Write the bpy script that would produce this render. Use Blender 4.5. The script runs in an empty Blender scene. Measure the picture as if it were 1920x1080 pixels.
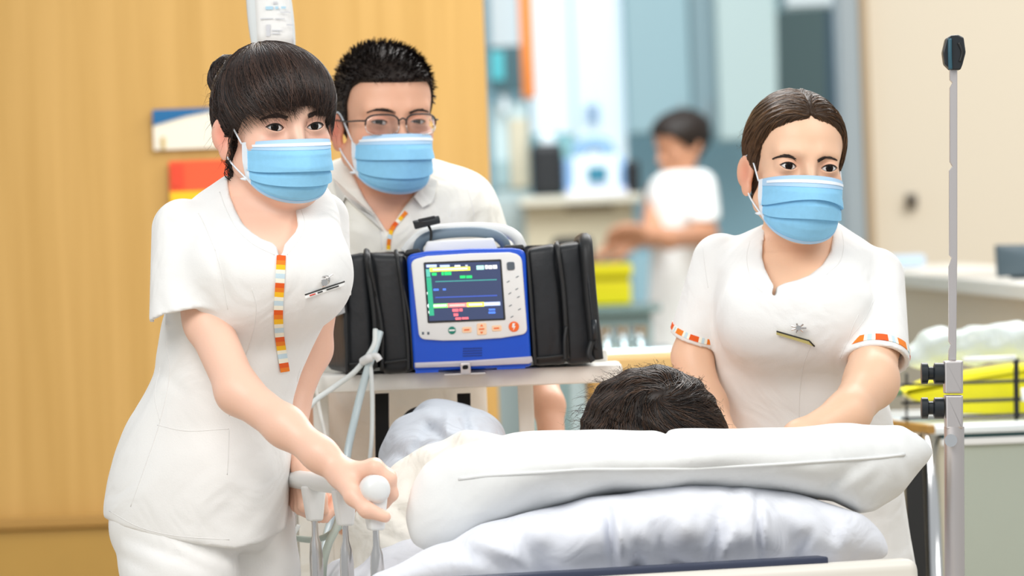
import bpy, bmesh, math, random
import numpy as np
from mathutils import Vector, Matrix
from mathutils.bvhtree import BVHTree

random.seed(7)
rng = np.random.default_rng(7)
SC = bpy.context.scene
COL = SC.collection
R = math.radians

# ------------------------------------------------------------------ camera, world, lights, exposure
FPX = 10667.0                       # 200 mm lens on a 36 mm sensor, 1920 px wide
CAMZ = 1.30
PITCH, ROLL = math.atan(130 / FPX), R(2.2)
FWD = np.array([0, math.cos(PITCH), -math.sin(PITCH)])
UP0 = np.array([0, math.sin(PITCH), math.cos(PITCH)])
RT0 = np.array([1.0, 0, 0])
RIGHT = RT0 * math.cos(ROLL) - UP0 * math.sin(ROLL)
UP = UP0 * math.cos(ROLL) + RT0 * math.sin(ROLL)
ORG = np.array([0, 0, CAMZ])
cam_data = bpy.data.cameras.new('camera')
cam = bpy.data.objects.new('camera', cam_data)
COL.objects.link(cam)
cam.matrix_world = Matrix(((RIGHT[0], UP[0], -FWD[0], 0), (RIGHT[1], UP[1], -FWD[1], 0),
                           (RIGHT[2], UP[2], -FWD[2], CAMZ), (0, 0, 0, 1)))
cam_data.lens = 200.0
cam_data.sensor_width = 36.0
cam_data.clip_start = 0.1
cam_data.clip_end = 100
cam_data.dof.use_dof = True
cam_data.dof.focus_distance = 8.36
cam_data.dof.aperture_fstop = 5.6
SC.camera = cam

world = bpy.data.worlds.new('room light')
SC.world = world
world.use_nodes = True
world.node_tree.nodes['Background'].inputs[0].default_value = (0.93, 0.97, 1.0, 1)
world.node_tree.nodes['Background'].inputs[1].default_value = 0.59
SC.view_settings.view_transform = 'Standard'
SC.view_settings.look = 'None'
SC.view_settings.exposure = 0.0
SC.view_settings.gamma = 1.0
SC.view_settings.use_curve_mapping = False

def area_light(name, loc, target, sx, sy, power, color=(1, 1, 1)):
    d = bpy.data.lights.new(name, 'AREA')
    d.shape = 'RECTANGLE'; d.size = sx; d.size_y = sy
    d.energy = power; d.color = color
    o = bpy.data.objects.new(name, d)
    o.location = loc
    v = Vector(target) - Vector(loc)
    o.rotation_euler = v.to_track_quat('-Z', 'Y').to_euler()
    COL.objects.link(o)
    return o
area_light('ceiling_light_front', (-1.1, 5.9, 3.0), (0.0, 8.7, 0.9), 2.0, 1.4, 66, (1, 0.98, 0.95))
area_light('ceiling_light_side', (1.9, 7.4, 3.0), (0.2, 8.7, 0.9), 1.4, 1.4, 30, (1, 0.98, 0.95))
area_light('ceiling_light_back', (0.2, 10.2, 3.0), (0.0, 9.4, 0.8), 1.6, 1.2, 45, (1, 0.98, 0.95))
area_light('ceiling_light_wood', (0.1, 10.8, 2.95), (-0.2, 12.3, 1.3), 1.2, 1.0, 22, (1, 0.97, 0.9))
area_light('ceiling_light_ward', (0.8, 19.0, 3.6), (0.9, 22.5, 0.9), 3.2, 2.5, 165, (0.92, 0.98, 1))
area_light('ceiling_light_desk', (1.9, 14.6, 2.9), (1.9, 17.5, 1.0), 1.8, 1.2, 76, (1, 0.97, 0.9))
area_light('ceiling_light_counter', (1.4, 11.4, 2.9), (1.0, 11.2, 0.6), 1.4, 1.2, 62, (1, 0.98, 0.95))

# ------------------------------------------------------------------ helpers
def P(px, py, d):                   # pixel of the photograph + depth along the view -> world point
    return ORG + d * (FWD + RIGHT * ((px - 960) / FPX) + UP * (-(py - 540) / FPX))
def CF(px, py, d):                  # the same point in the camera's axes (right, up, depth): bodies are worked out in these
    return np.array([(px - 960) / FPX * d, -(py - 540) / FPX * d, d])
AX = np.stack([RIGHT, UP, FWD])
def c2w(v):
    return np.asarray(v) @ AX + ORG
def S(d):
    return FPX / d

ORIGIN = {}
def link(o, parent=None):
    COL.objects.link(o)
    if parent is not None:
        o.parent = parent
def new_mesh(name, V, F):
    V = np.asarray(V, dtype=np.float64).reshape(-1, 3)
    me = bpy.data.meshes.new(name)
    if isinstance(F, np.ndarray):
        n, k = F.shape
        me.vertices.add(len(V)); me.vertices.foreach_set('co', V.ravel())
        me.loops.add(n * k); me.loops.foreach_set('vertex_index', F.ravel().astype(np.int32))
        me.polygons.add(n)
        me.polygons.foreach_set('loop_start', np.arange(0, n * k, k, dtype=np.int32))
        me.update(calc_edges=True); me.validate()
    else:
        me.from_pydata(V.tolist(), [], [list(map(int, f)) for f in F])
        me.update()
    return me
def obj(name, V, F, m, parent=None, smooth=True, col=None, angle=None, mats=None, mi=None):
    """one mesh object from world coordinates, child of parent or top-level with its origin at its base"""
    V = np.asarray(V, dtype=np.float64).reshape(-1, 3)
    if parent is not None:
        org = ORIGIN[parent.name]
    else:
        lo, hi = V.min(0), V.max(0)
        org = np.array([(lo[0] + hi[0]) / 2, (lo[1] + hi[1]) / 2, lo[2]])
    me = new_mesh(name, V - org, F)
    for mm in (mats or [m]):
        me.materials.append(mm)
    if mi is not None:
        me.polygons.foreach_set('material_index', np.asarray(mi, dtype=np.int32))
    if smooth:
        me.polygons.foreach_set('use_smooth', np.ones(len(me.polygons), dtype=bool))
        if angle:
            me.set_sharp_from_angle(angle=R(angle))
    if col is not None:
        a = me.color_attributes.new('Col', 'FLOAT_COLOR', 'POINT')
        c = np.ones((len(V), 4), dtype=np.float32); c[:, :3] = col
        a.data.foreach_set('color', c.ravel())
    o = bpy.data.objects.new(name, me)
    link(o, parent)
    if parent is None:
        o.location = org
    ORIGIN[o.name] = org
    return o
def thing(name, label, cat, loc, group=None):
    o = bpy.data.objects.new(name, None)
    o.empty_display_size = 0.1
    link(o)
    o.location = loc
    ORIGIN[o.name] = np.array(loc, dtype=float)
    return tag(o, label, cat, group)
def tag(o, label, cat, group=None):
    o['label'] = label; o['category'] = cat
    if group: o['group'] = group
    return o
def struct(o):
    o['kind'] = 'structure'
    return o
def bvh_of(V, F):
    return BVHTree.FromPolygons([tuple(v) for v in np.asarray(V)], [tuple(map(int, f)) for f in F])
def hit(bvh, px, py, off=0.0):
    """where the sight line through a pixel meets a built surface, lifted off it along its normal"""
    d = (P(px, py, 1.0) - ORG); d /= np.linalg.norm(d)
    loc, n, i, dist = bvh.ray_cast(Vector(ORG), Vector(d))
    if loc is None:
        loc, n, i, dist = bvh.find_nearest(Vector(P(px, py, 8.5)))
    n = np.array(n); loc = np.array(loc)
    if np.dot(n, d) > 0: n = -n
    return loc + n * off, n

class MB:
    """collects simple shapes into one mesh"""
    def __init__(s): s.V = []; s.F = []; s.n = 0
    def add(s, V, F):
        V = np.asarray(V, dtype=float).reshape(-1, 3)
        s.V.append(V); s.F += [[int(i) + s.n for i in f] for f in F]; s.n += len(V); return s
    def build(s, name, m, parent=None, smooth=True, angle=40):
        return obj(name, np.concatenate(s.V), s.F, m, parent, smooth, angle=angle)
def bm_arrays(bm):
    bm.verts.index_update()
    return np.array([v.co[:] for v in bm.verts]), [[v.index for v in f.verts] for f in bm.faces]
def hexa(c8, bevel=0.005, seg=2):
    """a box from eight corners (bottom ring, top ring), its edges rounded"""
    bm = bmesh.new()
    vs = [bm.verts.new(tuple(c)) for c in c8]
    for f in ((0, 3, 2, 1), (4, 5, 6, 7), (0, 1, 5, 4), (1, 2, 6, 5), (2, 3, 7, 6), (3, 0, 4, 7)):
        bm.faces.new([vs[i] for i in f])
    bmesh.ops.recalc_face_normals(bm, faces=bm.faces)
    if bevel:
        bmesh.ops.bevel(bm, geom=list(bm.edges), offset=bevel, segments=seg, profile=0.5, affect='EDGES')
    r = bm_arrays(bm); bm.free(); return r
def box(c, size, bevel=0.004, seg=2, rz=0.0):
    c = np.asarray(c, float); hx, hy, hz = np.asarray(size, float) / 2
    q = []
    for z in (-hz, hz):
        for x, y in ((-hx, -hy), (hx, -hy), (hx, hy), (-hx, hy)):
            q.append(c + np.array([x * math.cos(rz) - y * math.sin(rz), x * math.sin(rz) + y * math.cos(rz), z]))
    return hexa(q, bevel, seg)
def wbox(x0, y0, x1, y1, d, thick, bevel=0.004):
    """a world-upright box whose front covers a pixel rectangle at a depth"""
    s = S(d); c = P((x0 + x1) / 2, (y0 + y1) / 2, d)
    return box(c + np.array([0, thick / 2, 0]), ((x1 - x0) / s, thick, (y1 - y0) / s), bevel)
def rrect(pts, r, n=5):
    """a polygon with its corners rounded (radius per corner or one for all)"""
    pts = [np.array(p, float) for p in pts]; out = []
    for i, p in enumerate(pts):
        rr = r[i] if isinstance(r, (list, tuple)) else r
        a, b = pts[i - 1], pts[(i + 1) % len(pts)]
        if rr <= 0: out.append(p); continue
        u, v = (a - p) / np.linalg.norm(a - p), (b - p) / np.linalg.norm(b - p)
        p0, p1 = p + u * rr, p + v * rr
        for k in range(n + 1):
            t = k / n
            out.append((1 - t) ** 2 * p0 + 2 * t * (1 - t) * p + t * t * p1)
    return out
def prism(front, back, bevel=0.0, seg=2):
    """a solid between two outlines of equal length (world points)"""
    bm = bmesh.new()
    a = [bm.verts.new(tuple(p)) for p in front]; b = [bm.verts.new(tuple(p)) for p in back]
    n = len(a)
    ff = bm.faces.new(a); bm.faces.new(b[::-1])
    for i in range(n):
        bm.faces.new([a[i], b[i], b[(i + 1) % n], a[(i + 1) % n]])
    bmesh.ops.recalc_face_normals(bm, faces=bm.faces)
    if bevel:
        bmesh.ops.bevel(bm, geom=list(ff.edges), offset=bevel, segments=seg, profile=0.5, affect='EDGES')
    r = bm_arrays(bm); bm.free(); return r
def prism_px(pts, d, thick, bevel=0.0, seg=2):
    f = [P(x, y, d) for x, y in pts]
    return prism(f, [p + FWD * thick for p in f], bevel, seg)
def smooth_line(pts, n=8):
    pts = [np.array(p, float) for p in pts]
    if len(pts) < 3: return np.array(pts)
    out = []
    q = [2 * pts[0] - pts[1]] + pts + [2 * pts[-1] - pts[-2]]
    for i in range(1, len(q) - 2):
        p0, p1, p2, p3 = q[i - 1:i + 3]
        for k in range(n):
            t = k / n
            out.append(0.5 * (2 * p1 + (p2 - p0) * t + (2 * p0 - 5 * p1 + 4 * p2 - p3) * t * t + (3 * p1 - p0 - 3 * p2 + p3) * t ** 3))
    out.append(pts[-1])
    return np.array(out)
def tube(pts, r, k=10, cap=True):
    """a round tube along a line; r is one radius or one per point"""
    pts = np.asarray(pts, float); n = len(pts)
    r = np.full(n, r) if np.isscalar(r) else np.asarray(r, float)
    T = np.gradient(pts, axis=0); T /= np.linalg.norm(T, axis=1)[:, None] + 1e-12
    ref = np.array([0, 0, 1.0]) if abs(T[0][2]) < 0.9 else np.array([1.0, 0, 0])
    V = []
    u = np.cross(T[0], ref); u /= np.linalg.norm(u)
    for i in range(n):
        u = u - T[i] * np.dot(u, T[i]); u /= np.linalg.norm(u)
        w = np.cross(T[i], u)
        for j in range(k):
            a = 2 * math.pi * j / k
            V.append(pts[i] + r[i] * (math.cos(a) * u + math.sin(a) * w))
    F = [[i * k + j, i * k + (j + 1) % k, (i + 1) * k + (j + 1) % k, (i + 1) * k + j] for i in range(n - 1) for j in range(k)]
    if cap:
        F.append(list(range(k))[::-1]); F.append([(n - 1) * k + j for j in range(k)])
    return np.array(V), F
def tube_px(pts, r, k=10, n=8):
    return tube(smooth_line([P(*p) for p in pts], n), r, k)
def grid_faces(nu, nv):
    i = np.arange((nu) * (nv)).reshape(nu, nv)
    return np.stack([i[:-1, :-1], i[1:, :-1], i[1:, 1:], i[:-1, 1:]], -1).reshape(-1, 4)
def sheet(top, thick_vec):
    """a closed thin solid from an (nu, nv, 3) grid and an offset"""
    nu, nv, _ = top.shape
    a = top.reshape(-1, 3); b = (top + thick_vec).reshape(-1, 3)
    n = nu * nv
    F = grid_faces(nu, nv).tolist()
    G = [[n + q for q in f[::-1]] for f in F]
    i = np.arange(n).reshape(nu, nv)
    ring = list(i[:, 0]) + list(i[-1, 1:]) + list(i[-2::-1, -1]) + list(i[0, -2:0:-1])
    E = [[ring[k], ring[k] + n, ring[(k + 1) % len(ring)] + n, ring[(k + 1) % len(ring)]] for k in range(len(ring))]
    return np.concatenate([a, b]), F + G + E
def strands(L, rad):
    """many thin hairs: L (N, K, 3) lines, rad (N, K); three-sided"""
    N, K, _ = L.shape
    T = np.gradient(L, axis=1); T /= np.linalg.norm(T, axis=2, keepdims=True) + 1e-9
    ref = np.array([0.31, 0.52, 0.79])
    u = np.cross(T, ref); u /= np.linalg.norm(u, axis=2, keepdims=True) + 1e-9
    w = np.cross(T, u)
    V = np.stack([L + rad[..., None] * (math.cos(a) * u + math.sin(a) * w) for a in (0, 2.094, 4.189)], 2)   # N K 3 3
    idx = np.arange(N * K * 3).reshape(N, K, 3)
    q = []
    for j in range(3):
        j2 = (j + 1) % 3
        q.append(np.stack([idx[:, :-1, j], idx[:, :-1, j2], idx[:, 1:, j2], idx[:, 1:, j]], -1).reshape(-1, 4))
    return V.reshape(-1, 3), np.concatenate(q)

# ------------------------------------------------------------------ materials
def srgb(r, g, b):
    f = lambda c: (c / 255 / 12.92) if c / 255 <= 0.04045 else ((c / 255 + 0.055) / 1.055) ** 2.4
    return (f(r), f(g), f(b), 1)
def mat(name, c, rough=0.5, metal=0.0, bump=0.0, bscale=60.0, vary=0.0, vscale=8.0, attr=None, emit=None, sss=0.0,
        spec=0.5, coat=0.0, trans=0.0, stretch=(1, 1, 1), alpha=1.0, sheen=0.0, fold=0.0, fscale=9.0):
    m = bpy.data.materials.new(name); m.use_nodes = True
    nt = m.node_tree; b = nt.nodes['Principled BSDF']
    I = b.inputs
    I['Base Color'].default_value = c; I['Roughness'].default_value = rough; I['Metallic'].default_value = metal
    I['Specular IOR Level'].default_value = spec; I['Coat Weight'].default_value = coat
    I['Transmission Weight'].default_value = trans; I['Alpha'].default_value = alpha
    I['Sheen Weight'].default_value = sheen
    if sss:
        I['Subsurface Weight'].default_value = sss; I['Subsurface Radius'].default_value = (1, 0.35, 0.2); I['Subsurface Scale'].default_value = 0.006
    tc = nt.nodes.new('ShaderNodeTexCoord'); mp = nt.nodes.new('ShaderNodeMapping')
    mp.inputs['Scale'].default_value = stretch
    nt.links.new(tc.outputs['Object'], mp.inputs[0])
    src = None
    if attr:
        a = nt.nodes.new('ShaderNodeAttribute'); a.attribute_name = attr; src = a.outputs['Color']
    if vary:
        nz = nt.nodes.new('ShaderNodeTexNoise'); nz.inputs['Scale'].default_value = vscale; nz.inputs['Detail'].default_value = 4
        nt.links.new(mp.outputs[0], nz.inputs['Vector'])
        mx = nt.nodes.new('ShaderNodeMix'); mx.data_type = 'RGBA'; mx.blend_type = 'MULTIPLY'
        mx.inputs['Factor'].default_value = 1.0
        rp = nt.nodes.new('ShaderNodeMapRange'); rp.inputs['From Min'].default_value = 0.3; rp.inputs['From Max'].default_value = 0.7
        rp.inputs['To Min'].default_value = 1 - vary; rp.inputs['To Max'].default_value = 1.0
        nt.links.new(nz.outputs['Fac'], rp.inputs[0])
        if src: nt.links.new(src, mx.inputs['A'])
        else: mx.inputs['A'].default_value = c
        nt.links.new(rp.outputs[0], mx.inputs['B'])
        src = mx.outputs['Result']
    if src: nt.links.new(src, I['Base Color'])
    if bump:
        nb = nt.nodes.new('ShaderNodeTexNoise'); nb.inputs['Scale'].default_value = bscale; nb.inputs['Detail'].default_value = 3
        nt.links.new(mp.outputs[0], nb.inputs['Vector'])
        bp = nt.nodes.new('ShaderNodeBump'); bp.inputs['Strength'].default_value = bump; bp.inputs['Distance'].default_value = 0.01
        nt.links.new(nb.outputs['Fac'], bp.inputs['Height']); nt.links.new(bp.outputs[0], I['Normal'])
        if fold:                    # soft creases of worn cloth
            nf = nt.nodes.new('ShaderNodeTexNoise'); nf.inputs['Scale'].default_value = fscale; nf.inputs['Detail'].default_value = 2.5
            nf.inputs['Distortion'].default_value = 1.4; nf.inputs['Roughness'].default_value = .45
            nt.links.new(mp.outputs[0], nf.inputs['Vector'])
            bf = nt.nodes.new('ShaderNodeBump'); bf.inputs['Strength'].default_value = fold; bf.inputs['Distance'].default_value = 0.03
            nt.links.new(nf.outputs['Fac'], bf.inputs['Height']); nt.links.new(bf.outputs[0], bp.inputs['Normal'])
    if emit:
        I['Emission Color'].default_value = c if emit is True else (*emit[:3], 1)
        I['Emission Strength'].default_value = emit[3] if emit is not True else 1.0
        if src and attr: nt.links.new(src, I['Emission Color'])
    return m
# ------------------------------------------------------------------ solid modelling on a grid (bodies, clothes, cushions)
def smin(a, b, k):
    h = np.maximum(k - np.abs(a - b), 0) / k
    return np.minimum(a, b) - h * h * k * 0.25
def smax(a, b, k): return -smin(-a, -b, k)
def rcone(p, a, b, ra, rb):
    a = np.asarray(a, np.float32); b = np.asarray(b, np.float32)
    ba = b - a; L = float(ba @ ba) + 1e-12
    t = np.clip(((p - a) @ ba) / L, 0, 1)
    q = p - a - t[:, None] * ba
    return np.sqrt((q * q).sum(1)) - (ra + t * (rb - ra))
def chain(p, pts, rad, k=0.01):
    d = None
    for i in range(len(pts) - 1):
        e = rcone(p, pts[i], pts[i + 1], rad[i], rad[i + 1])
        d = e if d is None else smin(d, e, k)
    return d
def ell(p, c, r, M=None):
    q = p - np.asarray(c, np.float32)
    if M is not None: q = q @ np.asarray(M, np.float32)
    r = np.asarray(r, np.float32)
    k0 = np.sqrt(((q / r) ** 2).sum(1)); k1 = np.sqrt(((q / (r * r)) ** 2).sum(1)) + 1e-9
    return k0 * (k0 - 1) / k1
class Loft:
    """a body of oval slices; rows: (py, left px, right px, depth, half depth)"""
    def __init__(s, rows, n=2.2):
        Y, A = [], []
        for py, xl, xr, d, hd in rows:
            a, b = CF(xl, py, d), CF(xr, py, d)
            Y.append(a[1]); A.append([(a[0] + b[0]) / 2, (b[0] - a[0]) / 2, d, hd])
        Y = np.array(Y)[::-1]; A = np.array(A)[::-1]
        t = np.linspace(Y[0], Y[-1], 300)
        T = np.stack([np.interp(t, Y, A[:, i]) for i in range(4)], 1)
        ker = np.hanning(19); ker /= ker.sum()
        for i in range(4):
            pad = np.concatenate([2 * T[0, i] - T[9:0:-1, i], T[:, i], 2 * T[-1, i] - T[-2:-11:-1, i]])
            T[:, i] = np.convolve(pad, ker, 'valid')
        s.t, s.T, s.n = t, T, n
    def __call__(s, p, top=0.02, bot=0.02):
        y = p[:, 1]
        cx, rx, cd, rd = [np.interp(y, s.t, s.T[:, i]).astype(np.float32) for i in range(4)]
        u, v = np.abs(p[:, 0] - cx), np.abs(p[:, 2] - cd)
        n = s.n
        k0 = ((u / rx) ** n + (v / rd) ** n) ** (1 / n)
        k1 = np.sqrt((u / (rx * rx)) ** 2 + (v / (rd * rd)) ** 2) + 1e-6
        d = np.where(k0 > 0.15, (k0 - 1) * k0 / np.maximum(k1, 1e-3), -np.minimum(rx, rd) * 0.9)
        return smax(smax(d, y - s.t[-1], top), s.t[0] - y, bot)
def poly2(p, pts):
    """signed distance to a polygon in the picture plane (points already in camera axes x, y)"""
    pts = np.asarray(pts, np.float32); x, y = p[:, 0], p[:, 1]
    d = np.full(len(p), 1e9, np.float32); ins = np.zeros(len(p), bool)
    n = len(pts)
    for i in range(n):
        a, b = pts[i], pts[(i + 1) % n]
        e = b - a
        wx, wy = x - a[0], y - a[1]
        t = np.clip((wx * e[0] + wy * e[1]) / (e @ e + 1e-12), 0, 1)
        d = np.minimum(d, (wx - t * e[0]) ** 2 + (wy - t * e[1]) ** 2)
        c = (a[1] > y) != (b[1] > y)
        xi = a[0] + (y - a[1]) / (b[1] - a[1] + 1e-12) * e[0]
        ins ^= c & (x < xi)
    d = np.sqrt(d)
    return np.where(ins, -d, d)
def creases(p, L, d0):
    """soft grooves and ridges of cloth: (x0,y0,x1,y1,width px,amount m) drawn on the picture plane at depth d0"""
    out = np.zeros(len(p), np.float32)
    s = FPX / d0
    X = p[:, 0] / p[:, 2] * FPX + 960; Y = 540 - p[:, 1] / p[:, 2] * FPX
    for x0, y0, x1, y1, w, amt in L:
        ex, ey = x1 - x0, y1 - y0
        t = ((X - x0) * ex + (Y - y0) * ey) / (ex * ex + ey * ey)
        tc = np.clip(t, 0, 1)
        dd = ((X - x0 - tc * ex) ** 2 + (Y - y0 - tc * ey) ** 2) / (w * w)
        out += amt * np.exp(-dd) * (0.35 + 0.65 * np.sin(np.pi * np.clip(tc, 0.05, 0.95)))
    return out
def iso(f, lo, hi, h, relax=0, band=1.9):
    """surface of f = 0 inside a box as quads (surface nets, evaluated only near the surface)"""
    lo = np.asarray(lo, float); hi = np.asarray(hi, float)
    B = 6
    nb = np.ceil((hi - lo) / (h * B)).astype(int) + 1
    bc = [lo[i] + (np.arange(nb[i]) + 0.5) * h * B - 0.5 * h for i in range(3)]
    G = np.stack(np.meshgrid(*bc, indexing='ij'), -1).reshape(-1, 3).astype(np.float32)
    cv = f(G).reshape(nb)
    act = np.abs(cv) < h * B * band
    F = np.repeat(np.repeat(np.repeat(cv, B, 0), B, 1), B, 2).astype(np.float32)
    M = np.repeat(np.repeat(np.repeat(act, B, 0), B, 1), B, 2)
    ii = np.argwhere(M)
    pts = (lo + ii * h).astype(np.float32)
    vals = np.empty(len(pts), np.float32)
    for s in range(0, len(pts), 400000):
        vals[s:s + 400000] = f(pts[s:s + 400000])
    F[ii[:, 0], ii[:, 1], ii[:, 2]] = vals
    ins = F < 0
    cnt = np.zeros(tuple(np.array(F.shape) - 1), np.int8)
    for dx in (0, 1):
        for dy in (0, 1):
            for dz in (0, 1):
                cnt += ins[dx:F.shape[0] - 1 + dx, dy:F.shape[1] - 1 + dy, dz:F.shape[2] - 1 + dz]
    cells = np.argwhere((cnt > 0) & (cnt < 8))
    if len(cells) == 0: return np.zeros((0, 3)), np.zeros((0, 4), int)
    acc = np.zeros((len(cells), 3)); num = np.zeros(len(cells))
    cor = [(x, y, z) for x in (0, 1) for y in (0, 1) for z in (0, 1)]
    cvs = {c: F[cells[:, 0] + c[0], cells[:, 1] + c[1], cells[:, 2] + c[2]] for c in cor}
    for a in cor:
        for ax in range(3):
            if a[ax] == 0:
                b = list(a); b[ax] = 1; b = tuple(b)
                va, vb = cvs[a], cvs[b]
                m = (va < 0) != (vb < 0)
                t = np.where(m, va / np.where(m, va - vb, 1), 0)
                q = np.array(a, float)[None].repeat(len(cells), 0); q[:, ax] = t
                acc += q * m[:, None]; num += m
    V = lo + (cells + acc / num[:, None]) * h
    ID = np.full(cnt.shape, -1, np.int64); ID[cells[:, 0], cells[:, 1], cells[:, 2]] = np.arange(len(cells))
    Q = []
    for ax in range(3):
        b, c = (ax + 1) % 3, (ax + 2) % 3
        sl = [slice(0, n) for n in F.shape]; sl2 = list(sl)
        sl[ax] = slice(0, F.shape[ax] - 1); sl2[ax] = slice(1, F.shape[ax])
        A_, B_ = ins[tuple(sl)], ins[tuple(sl2)]
        e = np.argwhere(A_ != B_)
        e = e[(e[:, b] > 0) & (e[:, c] > 0) & (e[:, b] < cnt.shape[b]) & (e[:, c] < cnt.shape[c])]
        flip = A_[e[:, 0], e[:, 1], e[:, 2]]
        def cid(db, dc):
            g = e.copy(); g[:, b] -= db; g[:, c] -= dc
            return ID[g[:, 0], g[:, 1], g[:, 2]]
        q = np.stack([cid(1, 1), cid(0, 1), cid(0, 0), cid(1, 0)], 1)
        q[~flip] = q[~flip][:, ::-1]
        Q.append(q)
    Q = np.concatenate(Q); Q = Q[(Q >= 0).all(1)]
    for _ in range(relax):
        V = relax_mesh(V, Q)
    return V, Q
def relax_mesh(V, Q):
    s = np.zeros_like(V); n = np.zeros(len(V))
    for a, b in ((0, 1), (1, 2), (2, 3), (3, 0)):
        np.add.at(s, Q[:, a], V[Q[:, b]]); np.add.at(n, Q[:, a], 1)
    return V * 0.5 + 0.5 * s / np.maximum(n, 1)[:, None]
def join(parts):
    V, F, n = [], [], 0
    for v, f in parts:
        V.append(v); F.append(np.asarray(f) + n); n += len(v)
    return np.concatenate(V), np.concatenate(F)
M = {}
def addm(k, *a, **kw): M[k] = mat(k.replace('_', ' '), *a, **kw)
addm('cloth', (.86, .855, .835, 1), .85, bump=.06, bscale=420, sheen=.1, spec=.2, fold=.30, fscale=8)
addm('cloth_cool', (.86, .87, .89, 1), .85, bump=.06, bscale=380, spec=.2)
addm('cloth_warm', (.82, .79, .72, 1), .85, bump=.08, bscale=380, spec=.2, fold=.6, fscale=13)
addm('cloth_man', (.87, .85, .78, 1), .85, bump=.08, bscale=380, spec=.2, fold=.5, fscale=10)
addm('seam', (.80, .79, .77, 1), .9)
addm('pillow', (.83, .84, .83, 1), .85, bump=.05, bscale=300, spec=.2, fold=.35, fscale=7)
addm('bedding', (.82, .84, .90, 1), .85, bump=.05, bscale=300, spec=.2, fold=.4, fscale=10)
addm('blanket', (.60, .64, .70, 1), .9, bump=.12, bscale=500, spec=.2, fold=.6, fscale=11)
addm('skin_fair', srgb(244, 205, 180), .45, attr='Col', sss=.06, bump=.03, bscale=350)
addm('skin_tan', srgb(236, 190, 160), .45, attr='Col', sss=.06, bump=.03, bscale=350)
addm('hair', (.02, .013, .01, 1), .42, spec=.25)
addm('hair_brown', (.040, .022, .012, 1), .42, spec=.25)
addm('hair_strand', (.02, .013, .01, 1), .32, attr='Col', spec=.32)
addm('brow', (.035, .02, .015, 1), .6)
addm('lash', (.012, .008, .007, 1), .5)
addm('eye_white', (.80, .78, .77, 1), .15)
addm('iris', (.014, .007, .004, 1), .12, spec=.2)
addm('pupil', (.002, .002, .002, 1), .08, spec=.2)
addm('mask_blue', srgb(146, 208, 244), .75, bump=.05, bscale=500, vary=.05, vscale=120, spec=.2)
addm('mask_pale', srgb(178, 212, 240), .8, spec=.2, bump=.06, bscale=600)
addm('mask_white', srgb(236, 243, 250), .8, spec=.2)
addm('trim', (1, .5, .1, 1), .8, attr='Col')
addm('steel', (.62, .60, .58, 1), .22, 1.0)
addm('steel_soft', (.66, .62, .61, 1), .38, .9)
addm('chrome', (.75, .75, .75, 1), .12, 1.0)
addm('black_plastic', (.012, .016, .020, 1), .35)
addm('bag', (.010, .012, .015, 1), .46, bump=.08, bscale=70, spec=.45)
addm('bag_edge', (.010, .011, .012, 1), .5)
addm('bag_void', (.003, .003, .003, 1), .9)
addm('blue', (.006, .085, .62, 1), .35)
addm('white_plastic', (.82, .83, .82, 1), .35)
addm('ivory', (.88, .86, .80, 1), .4)
addm('cream', (.80, .76, .68, 1), .4)
addm('grey_handle', srgb(112, 130, 146), .5)
addm('tube_white', (.78, .82, .80, 1), .3, spec=.5)
addm('tube_blue', (.60, .70, .72, 1), .25, spec=.5)
addm('tube_green', (.45, .52, .46, 1), .3)
addm('badge_gold', (.72, .58, .22, 1), .25, .8)
addm('badge_black', (.02, .02, .02, 1), .4)
addm('paper', (.86, .86, .84, 1), .7)
addm('red_print', (.75, .08, .05, 1), .7)
addm('shoe', (.75, .75, .74, 1), .5)
addm('navy_strip', (.035, .045, .085, 1), .5)
# ------------------------------------------------------------------ setting
def wood_mat():
    m = mat('honey wood veneer', (.55, .30, .075, 1), .45, spec=.3)
    nt = m.node_tree; b = nt.nodes['Principled BSDF']
    tc = nt.nodes.new('ShaderNodeTexCoord'); mp = nt.nodes.new('ShaderNodeMapping'); mp.inputs['Scale'].default_value = (9, 9, .35)
    nz = nt.nodes.new('ShaderNodeTexNoise'); nz.inputs['Scale'].default_value = 3.0; nz.inputs['Detail'].default_value = 6
    cr = nt.nodes.new('ShaderNodeValToRGB')
    cr.color_ramp.elements[0].position = .3; cr.color_ramp.elements[0].color = (.52, .310, .088, 1)
    cr.color_ramp.elements[1].position = .72; cr.color_ramp.elements[1].color = (.61, .375, .122, 1)
    nt.links.new(tc.outputs['Object'], mp.inputs[0]); nt.links.new(mp.outputs[0], nz.inputs['Vector'])
    nt.links.new(nz.outputs['Fac'], cr.inputs[0]); nt.links.new(cr.outputs[0], b.inputs['Base Color'])
    return m
M['wood'] = wood_mat()
addm('floor', (.55, .47, .36, 1), .35, vary=.1, vscale=3)
addm('wall_beige', (.82, .74, .61, 1), .8, bump=.03, bscale=200)
addm('wall_blue', (.38, .60, .69, 1), .7)
addm('panel_white', (.80, .88, .92, 1), .5)
addm('panel_grey', (.40, .60, .67, 1), .5)
addm('panel_pale', (.60, .75, .75, 1), .5)
addm('frame_grey', (.36, .43, .48, 1), .5)
addm('rail_wood', (.40, .22, .05, 1), .45)
addm('wood_low_dim', (.45, .265, .055, 1), .45, vary=.1, vscale=4)  # lower wall wood: weaker light near the floor is put into its darker colour
def wb(x0, x1, y0, y1, z0, z1, bevel=.004): return box(((x0 + x1) / 2, (y0 + y1) / 2, (z0 + z1) / 2), (x1 - x0, y1 - y0, z1 - z0), bevel)
struct(obj('floor', *wb(-6, 6, 4.5, 27, -.1, 0, 0), M['floor'], None, smooth=False))
wx = P(914, 215, 12.3)[0]
wl = struct(obj('wall_left', *wb(-3.2, wx, 12.3, 12.5, 0, 3.2), M['wood'], None, smooth=False))
rz = P(100, 978, 12.28)[2]
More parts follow.
